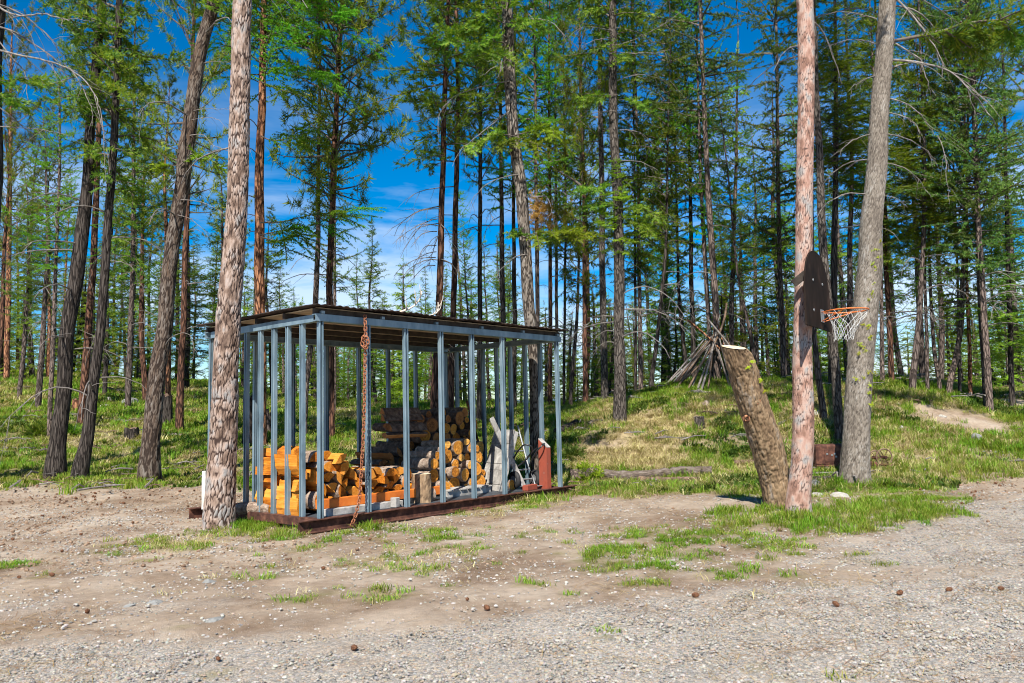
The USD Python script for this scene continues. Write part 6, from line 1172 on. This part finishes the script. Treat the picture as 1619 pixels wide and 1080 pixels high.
def pebbles(n, rad, s0, s1, seed):
    r_ = np.random.default_rng(seed); base = trimesh.creation.icosahedron(); bv = np.array(base.vertices); bfc = np.array(base.faces); parts = []
    for k in range(n):
        a, q = r_.random() * 6.28, rad * math.sqrt(r_.random()); s = s0 + (s1 - s0) * r_.random() ** 2.2; v = bv * (1 + r_.normal(0, .16, (12, 1))) * [s, s * r_.uniform(.6, 1), s * r_.uniform(.4, .75)] @ Rz(r_.random() * 6.28).T; parts.append((v + [math.cos(a) * q, math.sin(a) * q, s * .18], bfc))
    return cat(parts)
M['pebble'] = material('pebbles', {'g': ('geometry', {}), 'ti': ('attribute', {'attribute': 'tint'}), 'r': ('rgb_ramp', {'ramp': [(0, (.17, .16, .148)), (.22, (.295, .285, .27)), (.48, (.385, .36, .325)), (.64, (.38, .30, .21)), (.86, (.44, .41, .365)), (.97, (.52, .49, .445)), (1, (.36, .22, .13))]}), 'n': ('noise_texture', {'scale': 90, 'detail': 4}), 'm': ('mix_color', {'blend_type': 'multiply', 'fac': .5}), 'p': ('principled_bsdf', {'roughness': .85, 'specular_ior_level': .25})},
                        [('ti.fac', 'r.fac'), ('g.position', 'n.vector'), ('r.color', 'm.a'), ('n.color', 'm.b'), ('m.result', 'p.base_color')])
peb = [(pebbles(95, .24, .0035, .012, 41), 'pebble'), (pebbles(120, .24, .003, .010, 42), 'pebble'), (pebbles(80, .24, .004, .0155, 43), 'pebble'), (pebbles(44, .28, .0025, .011, 44), 'pebble'), (pebbles(30, .3, .003, .017, 45), 'pebble')]
x, y, g, v_, d = sample(16000, -8, 10, 3.3, 13.5, True); u_ = r.random(len(x)); k = (u_ < v_ * np.clip(6.5 / y, .3, 1) * .62 * (1 - np.clip(g, 0, .8))) | (r.random(len(x)) < .20 * (y < 13)); k &= ~inshed(x, y); idx = np.where((v_ > .4), r.integers(0, 3, len(x)), 3 + r.integers(0, 2, len(x)))
x, y, idx = x[k], y[k], idx[k]; scatter('gravel', peb, np.stack([x, y, ground_z(x, y) - .002], 1), idx, r.uniform(.8, 1.2, len(x)), r.uniform(0, 6.28, len(x)), 'mixed grey and tan gravel stones strewn over the yard')
M['clod'] = noisy('dirt_clods', [(.3, (.09, .05, .03)), (.5, (.20, .13, .085)), (.7, (.36, .26, .18))], 3., bump=.4)
x, y, g, v_, d = sample(5200, -12, 12, 7.5, 17, True); u_ = x / y; k = (r.random(len(x)) < np.where(u_ < -.25, .8, np.where((u_ > .5) & (y > 10), .6, .12)) * (1 - np.clip(g, 0, 1)) * (1 - v_)) & ~inshed(x, y); x, y = x[k], y[k]
scatter('dirt_clods', [(pebbles(16, .3, .007, .03, 46), 'clod'), (pebbles(9, .3, .010, .045, 47), 'clod'), (pebbles(22, .3, .005, .02, 48), 'pebble')], np.stack([x, y, ground_z(x, y) - .003], 1), r.integers(0, 3, len(x)), r.uniform(.8, 1.2, len(x)), r.uniform(0, 6.28, len(x)), 'brown clods and bark crumbs on the bare dirt')
def needles(n, rad, seed):
    r_ = np.random.default_rng(seed); parts = []
    for k in range(n): a, q, z = r_.random() * 6.28, rad * math.sqrt(r_.random()), r_.random() * 6.28; c = np.array([math.cos(a) * q, math.sin(a) * q, .006]); dd = np.array([math.cos(z), math.sin(z), r_.normal(0, .08)]) * r_.uniform(.03, .09); e = np.array([-dd[1], dd[0], 0]) / np.linalg.norm(dd) * .0013; parts.append((np.array([c - dd - e, c - dd + e, c + dd + e, c + dd - e]), np.array([[0, 1, 2], [0, 2, 3]])))
    return cat(parts)
M['litter'] = leaf_look('needle_litter', [(.2, (.10, .05, .025)), (.6, (.24, .13, .06)), (1, (.38, .25, .13))], .1)
x, y, g, v_, d = sample(5200, -9, 12, 3.6, 14, True); n_ = meshkit.fbm(np.stack([x * .6, y * .6, x * 0], -1), 3, 18); k = (r.random(len(x)) < np.clip((n_ - .42) * 3, .08, .5)) & ~inshed(x, y); x, y = x[k], y[k]
scatter('needle_litter', [(needles(26, .3, 51), 'litter'), (needles(20, .3, 52), 'litter')], np.stack([x, y, ground_z(x, y) + .002], 1), r.integers(0, 2, len(x)), r.uniform(.7, 1.3, len(x)), r.uniform(0, 6.28, len(x)), 'fallen brown pine needles scattered on the dirt')
def sticks(n, rad, seed):
    r_ = np.random.default_rng(seed); parts = []
    for k in range(n):
        a, q, z = r_.random() * 6.28, rad * math.sqrt(r_.random()), r_.random() * 6.28; L = r_.uniform(.15, .7); c = np.array([math.cos(a) * q, math.sin(a) * q, .03]); d = np.array([math.cos(z), math.sin(z), r_.normal(0, .12)])
        parts.append(tube([c - d * L / 2, c + [0, 0, r_.uniform(0, .05)] + np.array([-d[1], d[0], 0]) * r_.normal(0, .05), c + d * L / 2], np.array([1., .8, .4]) * r_.uniform(.006, .016), 5))
    return cat(parts)
yy = np.sqrt(r.uniform(13.5 ** 2, 48 ** 2, 1500)); uu = r.uniform(-.85, .8, 1500); x = uu * yy; y = yy; g, v_, d = masks(x, y); k = (r.random(1500) < np.clip(20 / y, .3, 1) * .55) & ~inshed(x, y) & ((uu < .1) | (y < 27)); x, y = x[k], y[k]
scatter('branch_litter', [(sticks(5, .6, 61), 'dead'), (sticks(4, .7, 62), 'dead'), (sticks(5, .5, 63), 'dirt_brown')], np.stack([x, y, ground_z(x, y) + .05], 1), r.integers(0, 3, len(x)), r.uniform(.7, 1.4, len(x)), r.uniform(0, 6.28, len(x)), 'fallen twigs and sticks in the grass')
# dark low shrubs
def shrub(px, py, w, h, lab, mat='fir', name='low_shrub', n=260):
    g = G(px, py); s = g[1] / F; o = thing(name, lab, 'shrub', g); q = np.random.default_rng(int(px)); d = unit(q.normal(size=(n, 3)) * [1, 1, .8] + [0, 0, .3]); p = d * (q.random((n, 1)) ** .4) * [w * s / 2, w * s / 2, h * s]; p[:, 2] = np.abs(p[:, 2])
    obj('leaves', leafmesh('fir', p * .8, d, unit(q.normal(size=(n, 3))), q.uniform(.12, .26, n), q), M[mat], o, kind='stuff'); obj('stem', cat([tube([(0, 0, -.05), tuple(p[j] * .5), tuple(p[j] * .9)], np.array([.012, .008, .003]), 4) for j in range(14)]), M['limb'], o)
shrub(64, 692, 48, 20, 'dark low juniper shrub on the meadow left of the twin firs'); shrub(112, 690, 24, 14, 'small dark shrub between the twin fir trunks'); shrub(930, 758, 26, 14, 'leafy green weeds at the broken log by the shed corner', 'fir_y', 'weed_clump', 160); shrub(1585, 600, 50, 20, 'green brush on the crest by the right edge', 'fir_y', 'low_shrub'); shrub(905, 726, 30, 14, 'low green shrub on the bank just past the corner post', 'herb', 'low_shrub', 140)
